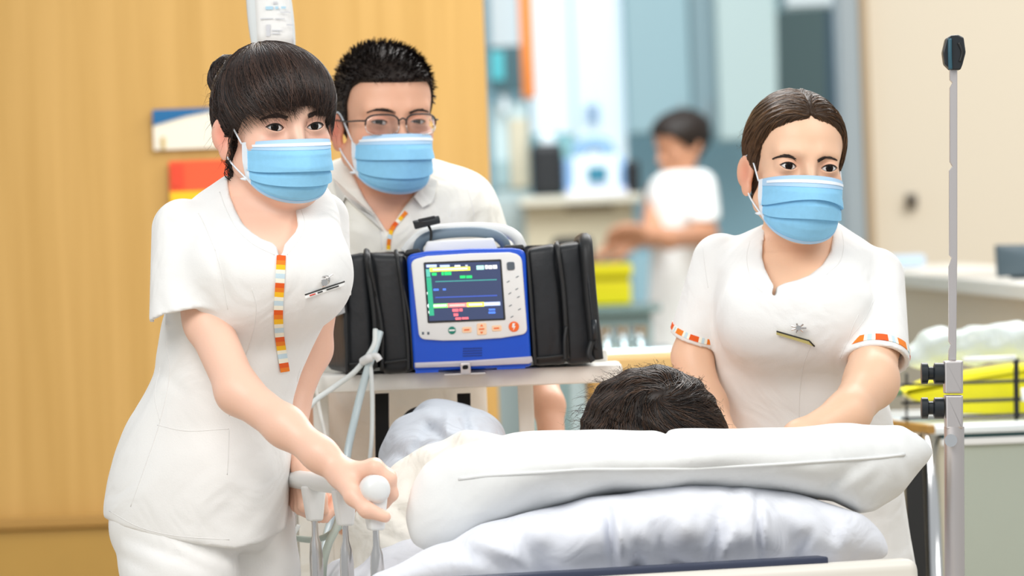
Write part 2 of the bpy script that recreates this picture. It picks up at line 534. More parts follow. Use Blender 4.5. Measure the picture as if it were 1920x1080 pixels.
struct(obj('trim_1', *wb(-3.2, wx - .02, 12.262, 12.298, rz - .014, rz + .012), M['rail_wood'], None, smooth=False))
struct(obj('trim_2', *wb(-3.2, wx - .02, 12.275, 12.298, .02, rz - .015), M['wood_low_dim'], None, smooth=False))
struct(obj('wall_back', *wb(-4, 6, 25.0, 25.2, 0, 4.2), M['wall_blue'], None, smooth=False))
bx0 = P(1619, 200, 18)[0]
struct(obj('wall_right', *wb(bx0, 4.5, 18.0, 18.3, 0, 3.6), M['wall_beige'], None, smooth=False))
struct(obj('trim_3', *wb(P(1578, 200, 18)[0], bx0 - .006, 17.97, 18.3, 0, 3.6), M['frame_grey'], None, smooth=False))
struct(obj('trim_4', *wb(bx0 - .006, bx0 + .02, 17.96, 18.0, 0, 3.6), mat('brown edge', (.45, .33, .2, 1), .5), None, smooth=False))
# ------------------------------------------------------------------ people: shared parts
class Head:
    def __init__(s, px, py, d, yaw, pitch=0, roll=0, scale=1.0, wx=1.0, ex=.0312):
        s.o = CF(px, py, d); s.s = scale; s.wx = wx; s.ex = ex / wx
        cy, sy = math.cos(R(yaw)), math.sin(R(yaw))
        hx = np.array([cy, 0, sy]); f = np.array([sy, 0, -cy]); hz = np.array([0, 1.0, 0])
        cp, sp = math.cos(R(pitch)), math.sin(R(pitch))
        f, hz = f * cp - hz * sp, hz * cp + f * sp
        cr, sr = math.cos(R(roll)), math.sin(R(roll))
        rot = lambda v: np.array([v[0] * cr - v[1] * sr, v[0] * sr + v[1] * cr, v[2]])
        s.M = np.stack([rot(hx), -rot(f), rot(hz)], 1)          # columns: local x, back, up in camera axes
    def loc(s, p): return ((p - s.o.astype(np.float32)) @ s.M.astype(np.float32)) / (s.s * np.array([s.wx, 1, 1], np.float32))
    def cam(s, q): return (np.asarray(q) * np.array([s.wx, 1, 1])) @ s.M.T * s.s + s.o
    def world(s, q): return c2w(s.cam(q))
def skull(q, jaw=1.0):
    d = ell(q, (0, .014, .036), (.0735, .093, .079))
    d = smin(d, ell(q, (0, -.040, .040), (.060, .050, .056)), .03)
    d = smin(d, ell(q, (0, -.030, -.036), (.0585 * jaw, .058, .072)), .03)
    d = smin(d, rcone(q, (0, -.062, -.086), (0, -.055, -.075), .020 * jaw, .028 * jaw), .03)
    for sx in (-1, 1):
        d = smin(d, rcone(q, (sx * .053 * jaw, .000, -.055), (sx * .018 * jaw, -.062, -.092), .016, .014), .03)
    return d
EYE = (.0312, -.0698, 0.0)
EAR_A = .45
def face(q, jaw=1.0, eye_open=(.0046, .0042), eye_w=.0138, tilt=0.09, nose=1.0, ex=.0312):
    d = skull(q, jaw)
    for sx in (-1, 1):
        d = smin(d, ell(q, (sx * .040, -.052, -.024), (.024, .026, .022)), .02)                # cheekbone
        d = smin(d, rcone(q, (sx * .014, -.083, .020), (sx * .044, -.070, .021), .0085, .007), .018)   # brow ridge
    for sx in (-1, 1):
        d = smax(d, -ell(q, (sx * (ex - .001), -.098, -.001), (.021, .0155, .0115)), .016)            # socket
    d = smin(d, rcone(q, (0, -.082, .010), (0, -.104 * nose, -.036), .0070, .0095), .014)     # nose
    for sx in (-1, 1):
        d = smin(d, ell(q, (sx * .012, -.096, -.038), (.0075, .010, .0075)), .008)
    d = smin(d, ell(q, (0, -.086, -.064), (.024, .010, .012)), .012)                           # lips
    for sx in (-1, 1):
        e = np.array([sx * ex, EYE[1], EYE[2]])
        d = smin(d, ell(q, e, (.0182, .0166, .0158)), .006)                                    # lids over the eyeball
        u = (q[:, 0] - e[0]) * sx; w = q[:, 2] - e[2] - tilt * u
        a, b = eye_open
        ru, rl = (eye_w ** 2 + a * a) / (2 * a), (eye_w ** 2 + b * b) / (2 * b)
        op = np.maximum(np.sqrt(u * u + (w - a + ru) ** 2) - ru, np.sqrt(u * u + (w + b - rl) ** 2) - rl)
        d = smax(d, -np.maximum(op, q[:, 1] - e[1] - .002), .0012)
        # crease of the upper lid
        cr = np.abs(np.sqrt(u * u + (w - a - .0042 + ru * 1.02) ** 2) - ru * 1.02)
        d = d + .0007 * np.exp(-(cr / .0011) ** 2) * (np.abs(u) < .0145) * (q[:, 1] < -.06)
    for sx in (-1, 1):                                                                         # ears
        c = np.array([sx * .0775, .014, -.014])
        A = np.array([[math.cos(EAR_A), sx * math.sin(EAR_A), 0], [sx * -math.sin(EAR_A), math.cos(EAR_A), 0], [0, 0, 1]])
        er = smin(ell(q, c + (0, .003, .006), (.0075, .0185, .025), A), ell(q, c + (sx * -.001, -.006, -.020), (.006, .0095, .012), A), .008)
        er = smax(er, -ell(q, c + (sx * .0080, -.007, .007), (.0085, .0105, .0165), A), .004)
        d = smin(d, er, .007)
    return d
def hand(p, w, f, n, s, curl=(20, 30, 25), spread=.06, sc=1.0, thumb_curl=20):
    """five fingers, palm and thumb as tapering chains; f finger direction, n back of the hand, s thumb side"""
    f, n, s = [np.array(v, float) / np.linalg.norm(v) for v in (f, n, s)]
    w = np.array(w, float); d = None
    K = [(.029, .088, 1.0), (.0095, .092, 1.1), (-.0095, .088, 1.03), (-.027, .079, .82)]
    for off, ln, m in K:
        k = w + f * ln * sc + s * off * sc
        root = w + f * .018 * sc + s * off * .55 * sc
        pts = [root, k]; a = 0; dirv = f + s * off * spread * 10
        for j, L in enumerate((.043, .027, .021)):
            a += R(curl[j]); v = math.cos(a) * dirv / np.linalg.norm(dirv) - math.sin(a) * n
            pts.append(pts[-1] + v * L * m * sc)
        e = chain(p, pts, [.0135 * sc, .0105 * sc, .0092 * sc, .0082 * sc, .0068 * sc], .006)
        d = e if d is None else smin(d, e, .007)
    t0 = w + f * .022 * sc + s * .020 * sc; t1 = t0 + (f * .55 + s * .6 - n * .25) * .045 * sc
    t2 = t1 + (f * .9 + s * .15 - n * math.sin(R(thumb_curl))) * .032 * sc; t3 = t2 + (f * .95 - s * .2 - n * math.sin(R(thumb_curl))) * .025 * sc
    d = smin(d, chain(p, [t0, t1, t2, t3], [.0155 * sc, .0125 * sc, .0105 * sc, .0078 * sc], .007), .010)
    return d
def skin_colors(H, Vc, base, red, near=None):
    q = H.loc(Vc.astype(np.float32))
    c = np.repeat(np.array([base[:3]]), len(Vc), 0)
    r = np.array(red[:3])
    w = np.zeros(len(Vc))
    w = np.maximum(w, .75 * np.exp(-(((np.abs(q[:, 0]) - .079) / .012) ** 2 + ((q[:, 1] - .012) / .03) ** 2 + ((q[:, 2] + .012) / .035) ** 2)))
    w = np.maximum(w, .40 * np.exp(-(((np.abs(q[:, 0]) - .040) / .020) ** 2 + ((q[:, 2] + .022) / .016) ** 2)) * (q[:, 1] < 0))
    w = np.maximum(w, .35 * np.exp(-(((np.abs(q[:, 0]) - .031) / .018) ** 2 + ((q[:, 2] - .004) / .010) ** 2)) * (q[:, 1] < -.04))
    return c * (1 - w[:, None]) + r * w[:, None]
def make_eyes(H, parent, gaze, iris_m, white_m, open_=None):
    """eyeballs with white, iris and pupil, looking along gaze (camera axes)"""
    g = np.array(gaze, float); g /= np.linalg.norm(g)
    for sx in (-1, 1):
        c = H.cam((sx * H.ex, EYE[1], EYE[2]))
        r = .0150 * H.s
        u = np.cross(g, [0, 1, 0]); u /= np.linalg.norm(u); w = np.cross(u, g)
        ang = [0, 5, 9, 10, 15, 20, 24, 25, 34, 48, 65, 80, 100]
        nb = 24; V = [c + g * r * 1.025]; F = []; mi = []
        for i, a in enumerate(ang[1:]):
            rr = r * (1.02 if a < 22 else 1.0)
            for j in range(nb):
                t = 2 * math.pi * j / nb
                V.append(c + rr * (math.cos(R(a)) * g + math.sin(R(a)) * (math.cos(t) * u + math.sin(t) * w)))
        for j in range(nb): F.append([0, 1 + j, 1 + (j + 1) % nb]); mi.append(2)
        for i in range(len(ang) - 2):
            for j in range(nb):
                F.append([1 + i * nb + j, 1 + (i + 1) * nb + j, 1 + (i + 1) * nb + (j + 1) % nb, 1 + i * nb + (j + 1) % nb])
                mi.append(2 if ang[i + 2] <= 10 else (1 if ang[i + 2] <= 24 else 0))
        obj('eye', c2w(V), F, None, parent, mats=[white_m, iris_m, M['pupil']], mi=mi)
def make_lashes(H, parent, m, eye_open=(.0046, .0042), eye_w=.0138, tilt=0.09, thick=.0011):
    for sx in (-1, 1):
        mb = MB()
        a, b = eye_open
        for top in (1, 0):
            h = a if top else b
            rr = (eye_w ** 2 + h * h) / (2 * h); pts = []
            for u in np.linspace(-eye_w * 1.0, eye_w * 1.08, 14):
                w = (h - rr + math.sqrt(max(rr * rr - u * u, 0))) if abs(u) < eye_w else 0
                if not top: w = -w
                w += tilt * u
                y = EYE[1] - .0168 * math.sqrt(max(0, 1 - (u / .0184) ** 2 - (w / .0160) ** 2)) + (.0008 if top else .0012)
                pts.append((sx * (H.ex + u), y, EYE[2] + w))
            tw = thick if top else thick * .38
            mb.add(*tube(H.world(pts), np.interp(np.arange(14), [0, 4, 11, 13], [tw * .4, tw, tw, tw * .35]), 6))
        mb.build('eyelash_line', m, parent)
def make_brows(bvh, parent, px_lines, m, n=90, w=4.0, ln=13, rad=.00045):
    """eyebrows: short hairs set along a pixel polyline on the built face"""
    r_ = np.random.default_rng(3)
    for line in px_lines:
        Ls, Rs = [], []
        line = np.array(line, float)
        seg = np.linalg.norm(np.diff(line, axis=0), axis=1); cum = np.concatenate([[0], np.cumsum(seg)])
        for i in range(n):
            t = r_.random()
            s_ = t * cum[-1]
            x = np.interp(s_, cum, line[:, 0]); y = np.interp(s_, cum, line[:, 1])
            x2 = np.interp(min(s_ + ln, cum[-1]), cum, line[:, 0]); y2 = np.interp(min(s_ + ln, cum[-1]), cum, line[:, 1])
            wd = w * (1 - .65 * t)
            o = r_.normal(0, .42) * wd; up = r_.uniform(-.5, 1.5) * (1 - t)
            pts = []
            for k in range(4):
                q = k / 3
                a, _ = hit(bvh, x + (x2 - x) * q, y + o * (1 - .3 * q) + (y2 - y) * q - up * q * 2, .0006 + .0006 * q)
                pts.append(a)
            if max(np.linalg.norm(pts[j + 1] - pts[j]) for j in range(3)) > .009: continue     # slipped off the brow
            Ls.append(pts); Rs.append([rad, rad, rad * .8, rad * .3])
        V, F = strands(np.array(Ls), np.array(Rs))
        obj('eyebrow', V, F, m, parent)['kind'] = 'stuff'
def make_mask(H, parent, top=(-.015, -.021), bottom=(-.111, -.074), halfw=.0665, side_y=-.040, name='face_mask', prof=None, folds=((.40, .20), (.73, .15)), hw=0.0):
    """pleated surgical mask: cloth, white nose band, side bindings and ear loops"""
    nu, nv = 61, 73
    U = np.linspace(-1, 1, nu); Vv = np.linspace(0, 1, nv)
    prof = prof or ([0, .10, .25, .45, .62, .8, .92, 1.0], [-.107, -.114, -.1225, -.1225, -.1165, -.110, -.100, -.086])
    a80 = R(80)
    def pt(u, v, off=0.0):
        a = u * a80
        z = (top[0] + (bottom[0] - top[0]) * v) * (1 - abs(u) ** 2.0) + (top[1] + (bottom[1] - top[1]) * v) * abs(u) ** 2.0
        x = halfw * math.sin(a) / math.sin(a80) * (1 - .10 * max(0, v - .45) ** 1.5 * 2)
        yf = np.interp(v, *prof)
        c = (math.cos(a) - math.cos(a80)) / (1 - math.cos(a80))
        sharp = (1 - abs(u)) ** 1.0 * .016 * math.exp(-((v - .3) / .45) ** 2) - .008 * math.exp(-((v - .3) / .45) ** 2)
        y = side_y + (yf - side_y) * (c ** .85) - sharp * (1 if abs(u) < .999 else 0)
        # pleats: each fold overlaps the next, deeper in the middle
        e = abs(u)
        f1, f2 = folds[0][0] + folds[0][1] * e * e, folds[1][0] + folds[1][1] * e * e
        dz = 0
        wid = .006
        pl = 0.0052 * (1 - .25 * e)
        for f in (f1, f2):
            t = v - f
            if t < 0: dz += pl * max(0, 1 + t / .22)
            else: dz += -pl * .45 * max(0, 1 - t / .09)
        n = np.array([math.sin(a) * .9, -math.cos(a), -.12 + (.25 * (v - .4))]); n /= np.linalg.norm(n)
        return np.array([x, y, z]) + n * (dz * (1 - e ** 8) + off)
    def rows(u):                                    # sheet rows follow the folds so that their edges stay clean
        f1, f2 = [f[0] + f[1] * u * u for f in folds]
        return np.concatenate([np.linspace(0, f1 - 1e-4, 26), np.linspace(f1 + 1e-4, f2 - 1e-4, 24), np.linspace(f2 + 1e-4, 1, 23)])
    G = np.array([[pt(u, v) for v in rows(u)] for u in U])
    G0 = np.array([[pt(u, v, -.0016) for v in rows(u)] for u in U])
    W = H.world(G.reshape(-1, 3)).reshape(nu, nv, 3); W0 = H.world(G0.reshape(-1, 3)).reshape(nu, nv, 3)
    V, F = sheet(W, W0 - W)
    mk = obj(name, V, F, M['mask_blue'], parent, angle=55)
    def strip(nm, us, vs, off, m):
        g = np.array([[pt(u, v, off) for v in vs] for u in us]); g0 = np.array([[pt(u, v, off - .0012) for v in vs] for u in us])
        w = H.world(g.reshape(-1, 3)).reshape(*g.shape); w0 = H.world(g0.reshape(-1, 3)).reshape(*g.shape)
        v_, f_ = sheet(w, w0 - w); o = obj(nm, v_, f_, m, mk, angle=50); return o
    strip('nose_band', np.linspace(-.97, .97, 41), np.linspace(-.005, .17, 7), .0007, M['mask_pale'])
    strip('nose_wire', np.linspace(-.80, .80, 41), np.linspace(.055, .105, 4), .0018, M['mask_white'])
    for sg in (-1, 1):
        strip('side_binding', sg * np.linspace(.90, 1.005, 5), np.linspace(-.01, 1.0, 20), .0012, M['mask_white'])
    strip('hem_binding', np.linspace(-.9, .9, 41), np.linspace(.965, 1.005, 4), .0007, M['mask_pale'])
    for sg in (-1, 1):
        a, b = pt(sg * .99, .02, .001), pt(sg * .99, .97, .001)
        ear = [(sg * .0745, -.006, .006), (sg * .078, .012, .016), (sg * .0765, .024, .004), (sg * .074, .020, -.022)]
        pts = [a] + [np.array(ear[0]) + (0, 0, .006)] + [np.array(e) for e in ear[1:]] + [np.array((sg * .0745, -.004, -.046))] + [b]
        L = smooth_line(H.world(pts), 6)
        obj('ear_loop', *tube(L, .0013, 8), M['mask_white'], mk)
        kn = H.world([b + np.array((sg * -.001, .001, 0))])[0]
        e2 = H.world([b + np.array((sg * .006, .011, .001))])[0]
        obj('loop_end', *tube(np.linspace(kn, e2, 4), [.0016, .0024, .002, .0008], 7), M['mask_white'], mk)
    return mk
def az(q): return np.degrees(np.arctan2(q[:, 0], -q[:, 1]))
def hair_shell(q, zh, thick=.014, ramp=.016, extra=None):
    """hair as a coat on the skull above a hairline z = zh(angle from the face)"""
    th = az(q); z0 = zh(th)
    t = np.clip((q[:, 2] - z0) / ramp, -1, 1) * .5 + .5
    t = t * t * (3 - 2 * t)
    return skull(q) + .007 - (thick + .007) * t
def comb(H, f_local, seeds, flow, n_steps=14, step=.008, lift=.0008, jitter=.25, seed=1, noise=.0):
    """lines that run along the hair surface following a flow"""
    r_ = np.random.default_rng(seed)
    q = seeds.astype(np.float32).copy()
    lift = lift * r_.uniform(.2, 1.6, len(q)).astype(np.float32)
    L = [q.copy()]
    jit = r_.normal(0, jitter, q.shape).astype(np.float32)
    def grad(x):
        e = .0015; g = np.empty_like(x)
        for i in range(3):
            a = x.copy(); a[:, i] += e; b = x.copy(); b[:, i] -= e
            g[:, i] = (f_local(a) - f_local(b)) / (2 * e)
        return g / (np.linalg.norm(g, axis=1, keepdims=True) + 1e-6)
    for k in range(n_steps):
        g = grad(q)
        v = flow(q) + jit + r_.normal(0, noise, q.shape)
        v = v - g * (v * g).sum(1, keepdims=True)
        v /= np.linalg.norm(v, axis=1, keepdims=True) + 1e-6
        q = (q + v * step).astype(np.float32)
        q = q - g * (f_local(q) - lift)[:, None]
        L.append(q.copy())
    return np.stack(L, 1)
def strand_obj(name, H, L, parent, m, rad=.0006, c0=(.02, .013, .01), c1=(.06, .04, .03), seed=2, taper=True):
    r_ = np.random.default_rng(seed)
    N, K, _ = L.shape
    W = H.world(L.reshape(-1, 3)).reshape(N, K, 3)
    t = np.linspace(0, 1, K)
    rr = rad * r_.uniform(.6, 1.3, (N, 1)) * (np.clip(np.minimum((1 - t) * 3, .5 + t * 4), .12, 1)[None] if taper else np.ones((1, K)))
    V, F = strands(W, rr)
    mixv = r_.random(N) ** 2
    c = np.array(c0)[None] * (1 - mixv[:, None]) + np.array(c1)[None] * mixv[:, None]
    o = obj(name, V, F, m, parent, col=np.repeat(c, K * 3, 0))
    o['kind'] = 'stuff'
    return o
def body_mesh(f, boxes):
    parts = [iso(f, *b) for b in boxes]
    return join(parts)
def stripe(bvh, parent, name, line, width, blocks, m, off=.0016, sub=3, th=.0012, white=None):
    """a trim band laid on a garment along a pixel line; blocks of (length px, colour)"""
    L = smooth_line([np.array(p, float) for p in line], 12)
    seg = np.linalg.norm(np.diff(L, axis=0), axis=1); cum = np.concatenate([[0], np.cumsum(seg)])
    T = np.gradient(L, axis=0); T /= np.linalg.norm(T, axis=1)[:, None]
    def at(s):
        x = np.array([np.interp(s, cum, L[:, i]) for i in (0, 1)]); t = np.array([np.interp(s, cum, T[:, i]) for i in (0, 1)])
        return x, np.array([-t[1], t[0]])
    V, F, C = [], [], []
    s = 0; i = 0
    while s < cum[-1] - 1:
        ln, col = blocks[i % len(blocks)]; i += 1
        e = min(s + ln, cum[-1])
        if col is not None:
            g = []
            for a in np.linspace(s, e, sub + 1):
                x, n = at(a)
                g.append([hit(bvh, *(x + n * o), off)[0] for o in np.linspace(-width / 2, width / 2, 5)])
            g = np.array(g)
            v, f = sheet(g, np.array(FWD) * th)
            F += [[k + sum(len(q) for q in V) for k in ff] for ff in f]; V.append(v); C.append(np.repeat([col], len(v), 0))
        s = e
    return obj(name, np.concatenate(V), F, m, parent, smooth=False, col=np.concatenate(C))
def seam(bvh, parent, line, m, r=.0011, name='seam', off=-.0003, n=10):
    L = smooth_line([np.array(p, float) for p in line], n)
    pts = np.array([hit(bvh, x, y, off)[0] for x, y in L])
    pts[1:-1] = (pts[:-2] + 2 * pts[1:-1] + pts[2:]) / 4
    return obj(name, *tube(pts, r, 6), m, parent)

def ring_trim(parent, name, f, c, n, tilt, t0, t1, blocks, m, off=.0012, start=0.0):
    """a printed band all the way round a sleeve, parallel to its hem; blocks of (degrees, colour)"""
    n = np.array(n, float) / np.linalg.norm(n); u = np.cross(n, [0, 0, 1.0]); u /= np.linalg.norm(u); w = np.cross(n, u)
    c = np.array(c, float)
    def rad(q0, dv):
        r = np.linspace(.01, .10, 60); p = (q0[None] + dv[None] * r[:, None]).astype(np.float32)
        d = f(p); k = np.argmax(d > 0)
        if k == 0: return r[-1]
        return r[k - 1] + (r[k] - r[k - 1]) * (-d[k - 1]) / (d[k] - d[k - 1])
    V, F, C = [], [], []; a = start; i = 0
    while a < start + 359.5:
        da, col = blocks[i % len(blocks)]; i += 1
        b = min(a + da, start + 360)
        if col is not None:
            g = []
            for ang in np.linspace(a, b, max(2, int((b - a) / 5) + 1)):
                dv = math.cos(R(ang)) * u + math.sin(R(ang)) * w
                g.append([c - n * t + dv * (rad(c - n * t, dv) + off) for t in np.linspace(t0, t1, 4)])
            g = np.array(g); g2 = g - (g - (c - n * (t0 + t1) / 2)) / np.linalg.norm(g - c, axis=2, keepdims=True) * .0015
            v, ff = sheet(g, g2 - g)
            base = sum(len(q) for q in V)
            F += [[k + base for k in q] for q in ff]; V.append(c2w(v)); C.append(np.repeat([col], len(v), 0))
        a = b
    return obj(name, np.concatenate(V), F, m, parent, smooth=False, col=np.concatenate(C))
# ------------------------------------------------------------------ the three people round the bed
EO = (.0054, .0047)
def stack(*a): return np.array(a, np.float32)
# ---- left nurse
D1 = 8.40
H1 = Head(515, 239, 8.36, yaw=24, pitch=2, roll=2.5, scale=1.0)
nurse1 = thing('person', 'woman in white tunic with hair bun and orange striped placket, pushing the bed rail', 'person', c2w(CF(400, 2080, 8.45)) * (1, 1, 0), None)
T1 = Loft([(318, 432, 580, 8.42, .05), (340, 408, 605, 8.42, .075), (362, 372, 622, 8.42, .09), (400, 330, 637, 8.41, .105), (440, 316, 640, 8.40, .118), (480, 316, 642, 8.39, .125), (520, 318, 640, 8.39, .128),
           (560, 312, 632, 8.40, .122), (600, 304, 612, 8.41, .115), (650, 296, 586, 8.43, .112), (700, 287, 564, 8.44, .115), (750, 262, 549, 8.45, .125), (800, 234, 546, 8.46, .135),
           (850, 215, 546, 8.46, .142), (900, 202, 544, 8.46, .145), (950, 194, 541, 8.46, .145), (1000, 196, 536, 8.46, .143), (1060, 200, 532, 8.46, .14)])
SH1a, SH1b = CF(344, 432, 8.36), CF(353, 640, 8.30)
CR1 = [(425, 580, 405, 470, 12, .004), (405, 470, 385, 415, 14, .003), (470, 560, 560, 470, 40, -.004), (330, 640, 300, 560, 10, .002), (350, 760, 300, 900, 30, .002),
       (470, 900, 400, 990, 30, .003), (530, 900, 440, 1010, 22, .0035), (300, 880, 250, 960, 22, -.002), (500, 700, 520, 880, 18, .003), (250, 760, 290, 690, 16, .003),
       (560, 640, 470, 720, 20, -.003), (360, 380, 430, 350, 8, .0015), (540, 800, 480, 960, 26, -.003), (300, 700, 350, 740, 12, .002), (420, 620, 440, 700, 14, -.002)]
NECK1 = [CF(x, y, 8.33)[:2] for x, y in ((421, 318), (424, 340), (430, 366), (442, 394), (458, 421), (476, 437), (495, 449), (514, 456), (523, 465), (526, 481), (533, 478), (536, 460), (545, 449), (556, 436), (560, 424), (556, 402), (550, 384), (556, 350), (560, 250), (430, 250))]
HEM1 = np.array([[190, 968], [230, 988], [300, 1008], [380, 1022], [440, 1030], [490, 1018], [540, 988], [560, 975]], float)
def hem_cut(p, hem):
    X = p[:, 0] / p[:, 2] * FPX + 960
    yh = -(np.interp(X, hem[:, 0], hem[:, 1]) - 540) / FPX * p[:, 2]
    return yh - p[:, 1]
def tunic1_outer(p):
    d = T1(p)
    d = smin(d, ell(p, CF(470, 520, 8.30), (.085, .07, .05)), .06)          # bust
    d = smin(d, ell(p, CF(590, 520, 8.33), (.050, .06, .055)), .06)
    sl = rcone(p, SH1a, SH1b, .047, .058)
    sl = np.maximum(sl, ((p - CF(353, 592, 8.33).astype(np.float32)) @ stack(.21, -.978, -.12)))
    sl = smax(sl, -rcone(p, CF(351, 570, 8.332), CF(362, 680, 8.285), .0505, .056), .003)     # sleeve opening
    d = smin(d, sl, .016)
    sl2 = rcone(p, CF(602, 412, 8.50), CF(612, 548, 8.46), .042, .037)
    sl2 = np.maximum(sl2, ((p - CF(612, 540, 8.46).astype(np.float32)) @ stack(-.30, -.95, 0)))
    d = smin(d, sl2, .02)
    return d - creases(p, CR1, 8.35) * -1
def tunic1(p):
    d = tunic1_outer(p)
    d = smax(d, hem_cut(p, HEM1), .004)
    pol = poly2(p[:, :2], NECK1)
    d = smax(d, -pol, .003)
    # inner hollow above the hem
    return d
V, F = iso(tunic1, CF(180, 1070, 8.4) * (1, 1, 0) + (0, 0, 8.18), np.array([CF(680, 300, 8.4)[0], CF(680, 300, 8.4)[1], 8.66]), .0032, relax=1, band=3.2)
Wt1 = c2w(V); tunic1_o = obj('tunic', Wt1, F, M['cloth'], nurse1)
B1 = bvh_of(Wt1, F)
# body
def hand1(p):
    w = CF(640, 890, 8.10)
    d = None
    for i, (kx, ky, dd) in enumerate(((704, 877, .0), (703, 873, .020), (698, 874, .039), (690, 880, .056))):
        k = CF(kx, ky, 8.055 + dd)
        a = CF(kx + 27, ky + 20, 8.058 + dd); b = CF(kx + 31, ky + 50, 8.066 + dd); c = CF(kx + 17, ky + 70, 8.078 + dd)
        e = chain(p, [CF(652, 890, 8.085 + dd * .6), k, a, b, c], [.0135, .0105, .0092, .0085, .0072], .006)
        d = e if d is None else smin(d, e, .008)
    d = smin(d, rcone(p, w, CF(676, 900, 8.09), .020, .016), .015)
    th = chain(p, [CF(648, 902, 8.08), CF(664, 930, 8.045), CF(688, 956, 8.025), CF(722, 969, 8.022)], [.017, .0135, .0108, .0085], .008)
    return smin(d, th, .014)
AR1 = [CF(347, 440, 8.37), CF(366, 520, 8.35), CF(390, 605, 8.31), CF(447, 735, 8.22), CF(535, 800, 8.16), CF(600, 852, 8.12), CF(645, 888, 8.10)]
RA1 = [.040, .037, .0325, .0305, .0275, .0225, .0200]
AL1 = [CF(598, 430, 8.50), CF(604, 520, 8.50), CF(586, 655, 8.55), CF(548, 765, 8.53), CF(556, 850, 8.47)]
def body1(p):
    q = H1.loc(p)
    d = face(q, .95, EO)
    nk = rcone(p, CF(497, 300, 8.41), CF(494, 440, 8.43), .043, .047)
    for a, b in (((455, 300, 8.385), (520, 478, 8.345)), ((575, 330, 8.36), (532, 476, 8.345))):
        nk = smin(nk, rcone(p, CF(*a), CF(*b), .011, .008), .03)
    d = smin(d, nk, .03)
    ch = T1(p, .03) + .013
    ch = smax(ch, hem_cut(p, HEM1 - (0, 40)), .02)
    ch = smin(ch, ell(p, CF(470, 520, 8.315), (.075, .06, .05)), .05)
    d = smin(d, ch, .035)
    d = smin(d, chain(p, AR1, RA1, .02), .012)
    d = smin(d, hand1(p), .010)
    d = smin(d, chain(p, AL1, [.030, .029, .027, .0225, .019], .02), .01)
    d = smin(d, hand(p, CF(556, 850, 8.47), (.05, -.9, -.2), (-.75, -.1, -.5), (.35, 0, -.9), (55, 70, 45), sc=.9), .01)
    return d
yc = CF(500, 395, 8.36)[1]
hb = [(np.array([H1.o[0] - .115, yc - .004, 8.22]), np.array([H1.o[0] + .115, H1.o[1] + .135, 8.50]), .0014),
      (np.array([CF(270, 0, 8.4)[0], CF(0, 1000, 8.1)[1], 7.98]), np.array([CF(790, 0, 8.4)[0], yc, 8.66]), .0028)]
V, F = body_mesh(body1, hb)
SK1, RD1 = srgb(243, 198, 174), srgb(234, 140, 118)
Wb1 = c2w(V); body1_o = obj('body', Wb1, F, M['skin_fair'], nurse1, col=skin_colors(H1, V, SK1, RD1))
FB1 = bvh_of(Wb1, F)
make_eyes(H1, nurse1, (.30, .02, -1), M['iris'], M['eye_white'])
make_lashes(H1, nurse1, M['lash'], EO, thick=.0013)
make_brows(FB1, nurse1, [[(541, 221), (525, 217), (508, 217), (488, 224)], [(576, 218), (587, 213), (600, 212), (617, 219)]], M['brow'], 240, 5.2)
make_mask(H1, nurse1, top=(-.018, -.021), bottom=(-.111, -.075), folds=((.50, .20), (.74, .15)))
# hair
def zh1(t):
    return np.interp(t, [-180, -130, -110, -95, -80, -68, -55, -40, 0, 40, 60, 75, 90, 110, 130, 180],
                     [-.100, -.095, -.055, -.020, -.004, .004, .018, .026, .030, .028, .020, -.010, -.03, -.06, -.09, -.10])
BUN = np.array([-.030, .098, .074], np.float32)
def hair1(q):
    d = hair_shell(q, zh1, .0110, .008)
    d = smin(d, ell(q, (-.012, .078, .000), (.045, .030, .050)), .03)
    d = smin(d, ell(q, BUN, (.031, .030, .034)), .006)
    d = smin(d, rcone(q, (0, .078, -.055), (0, .070, -.105), .028, .016), .02)
    r_ = np.sin(q[:, 0] * 240 + 3 * np.sin(q[:, 2] * 60)) * np.sin(q[:, 1] * 190 + q[:, 2] * 90)
    return d - .0012 * r_
fh = lambda p: hair1(H1.loc(p)) * H1.s
V, F = iso(fh, H1.o - (.16, .15, .16), H1.o + (.14, .16, .18), .0024)
hair1_o = obj('hair', c2w(V), F, M['hair'], nurse1)
q = H1.loc(V.astype(np.float32))
def seeds_from(q, mask, n, seed=0):
    idx = np.where(mask)[0]
    return q[np.random.default_rng(seed).choice(idx, n, replace=len(idx) < n)]
CROWN = np.array([-.005, .035, .118], np.float32)
side = seeds_from(q, (np.abs(az(q)) > 60) & (q[:, 2] > -.06) & (np.linalg.norm(q - BUN, axis=1) > .034), 2600, 1)
flow_back = lambda x: (BUN - x) / (np.linalg.norm(BUN - x, axis=1, keepdims=True) + .01) + np.array([0, 0, .1])
L = comb(H1, hair1, side, flow_back, 12, .006, .0010, .18, 1)
strand_obj('hair_strands', H1, L, hair1_o, M['hair_strand'], .00055, (.010, .006, .005), (.075, .042, .030), 2)
bs = seeds_from(q, np.linalg.norm(q - BUN, axis=1) < .036, 900, 3)
swirl = lambda x: np.cross(x - BUN, np.array([.35, -.8, .3])) / .03
L = comb(H1, hair1, bs, swirl, 12, .006, .0012, .15, 3)
strand_obj('bun_strands', H1, L, hair1_o, M['hair_strand'], .0006, (.012, .008, .007), (.06, .038, .028), 4)
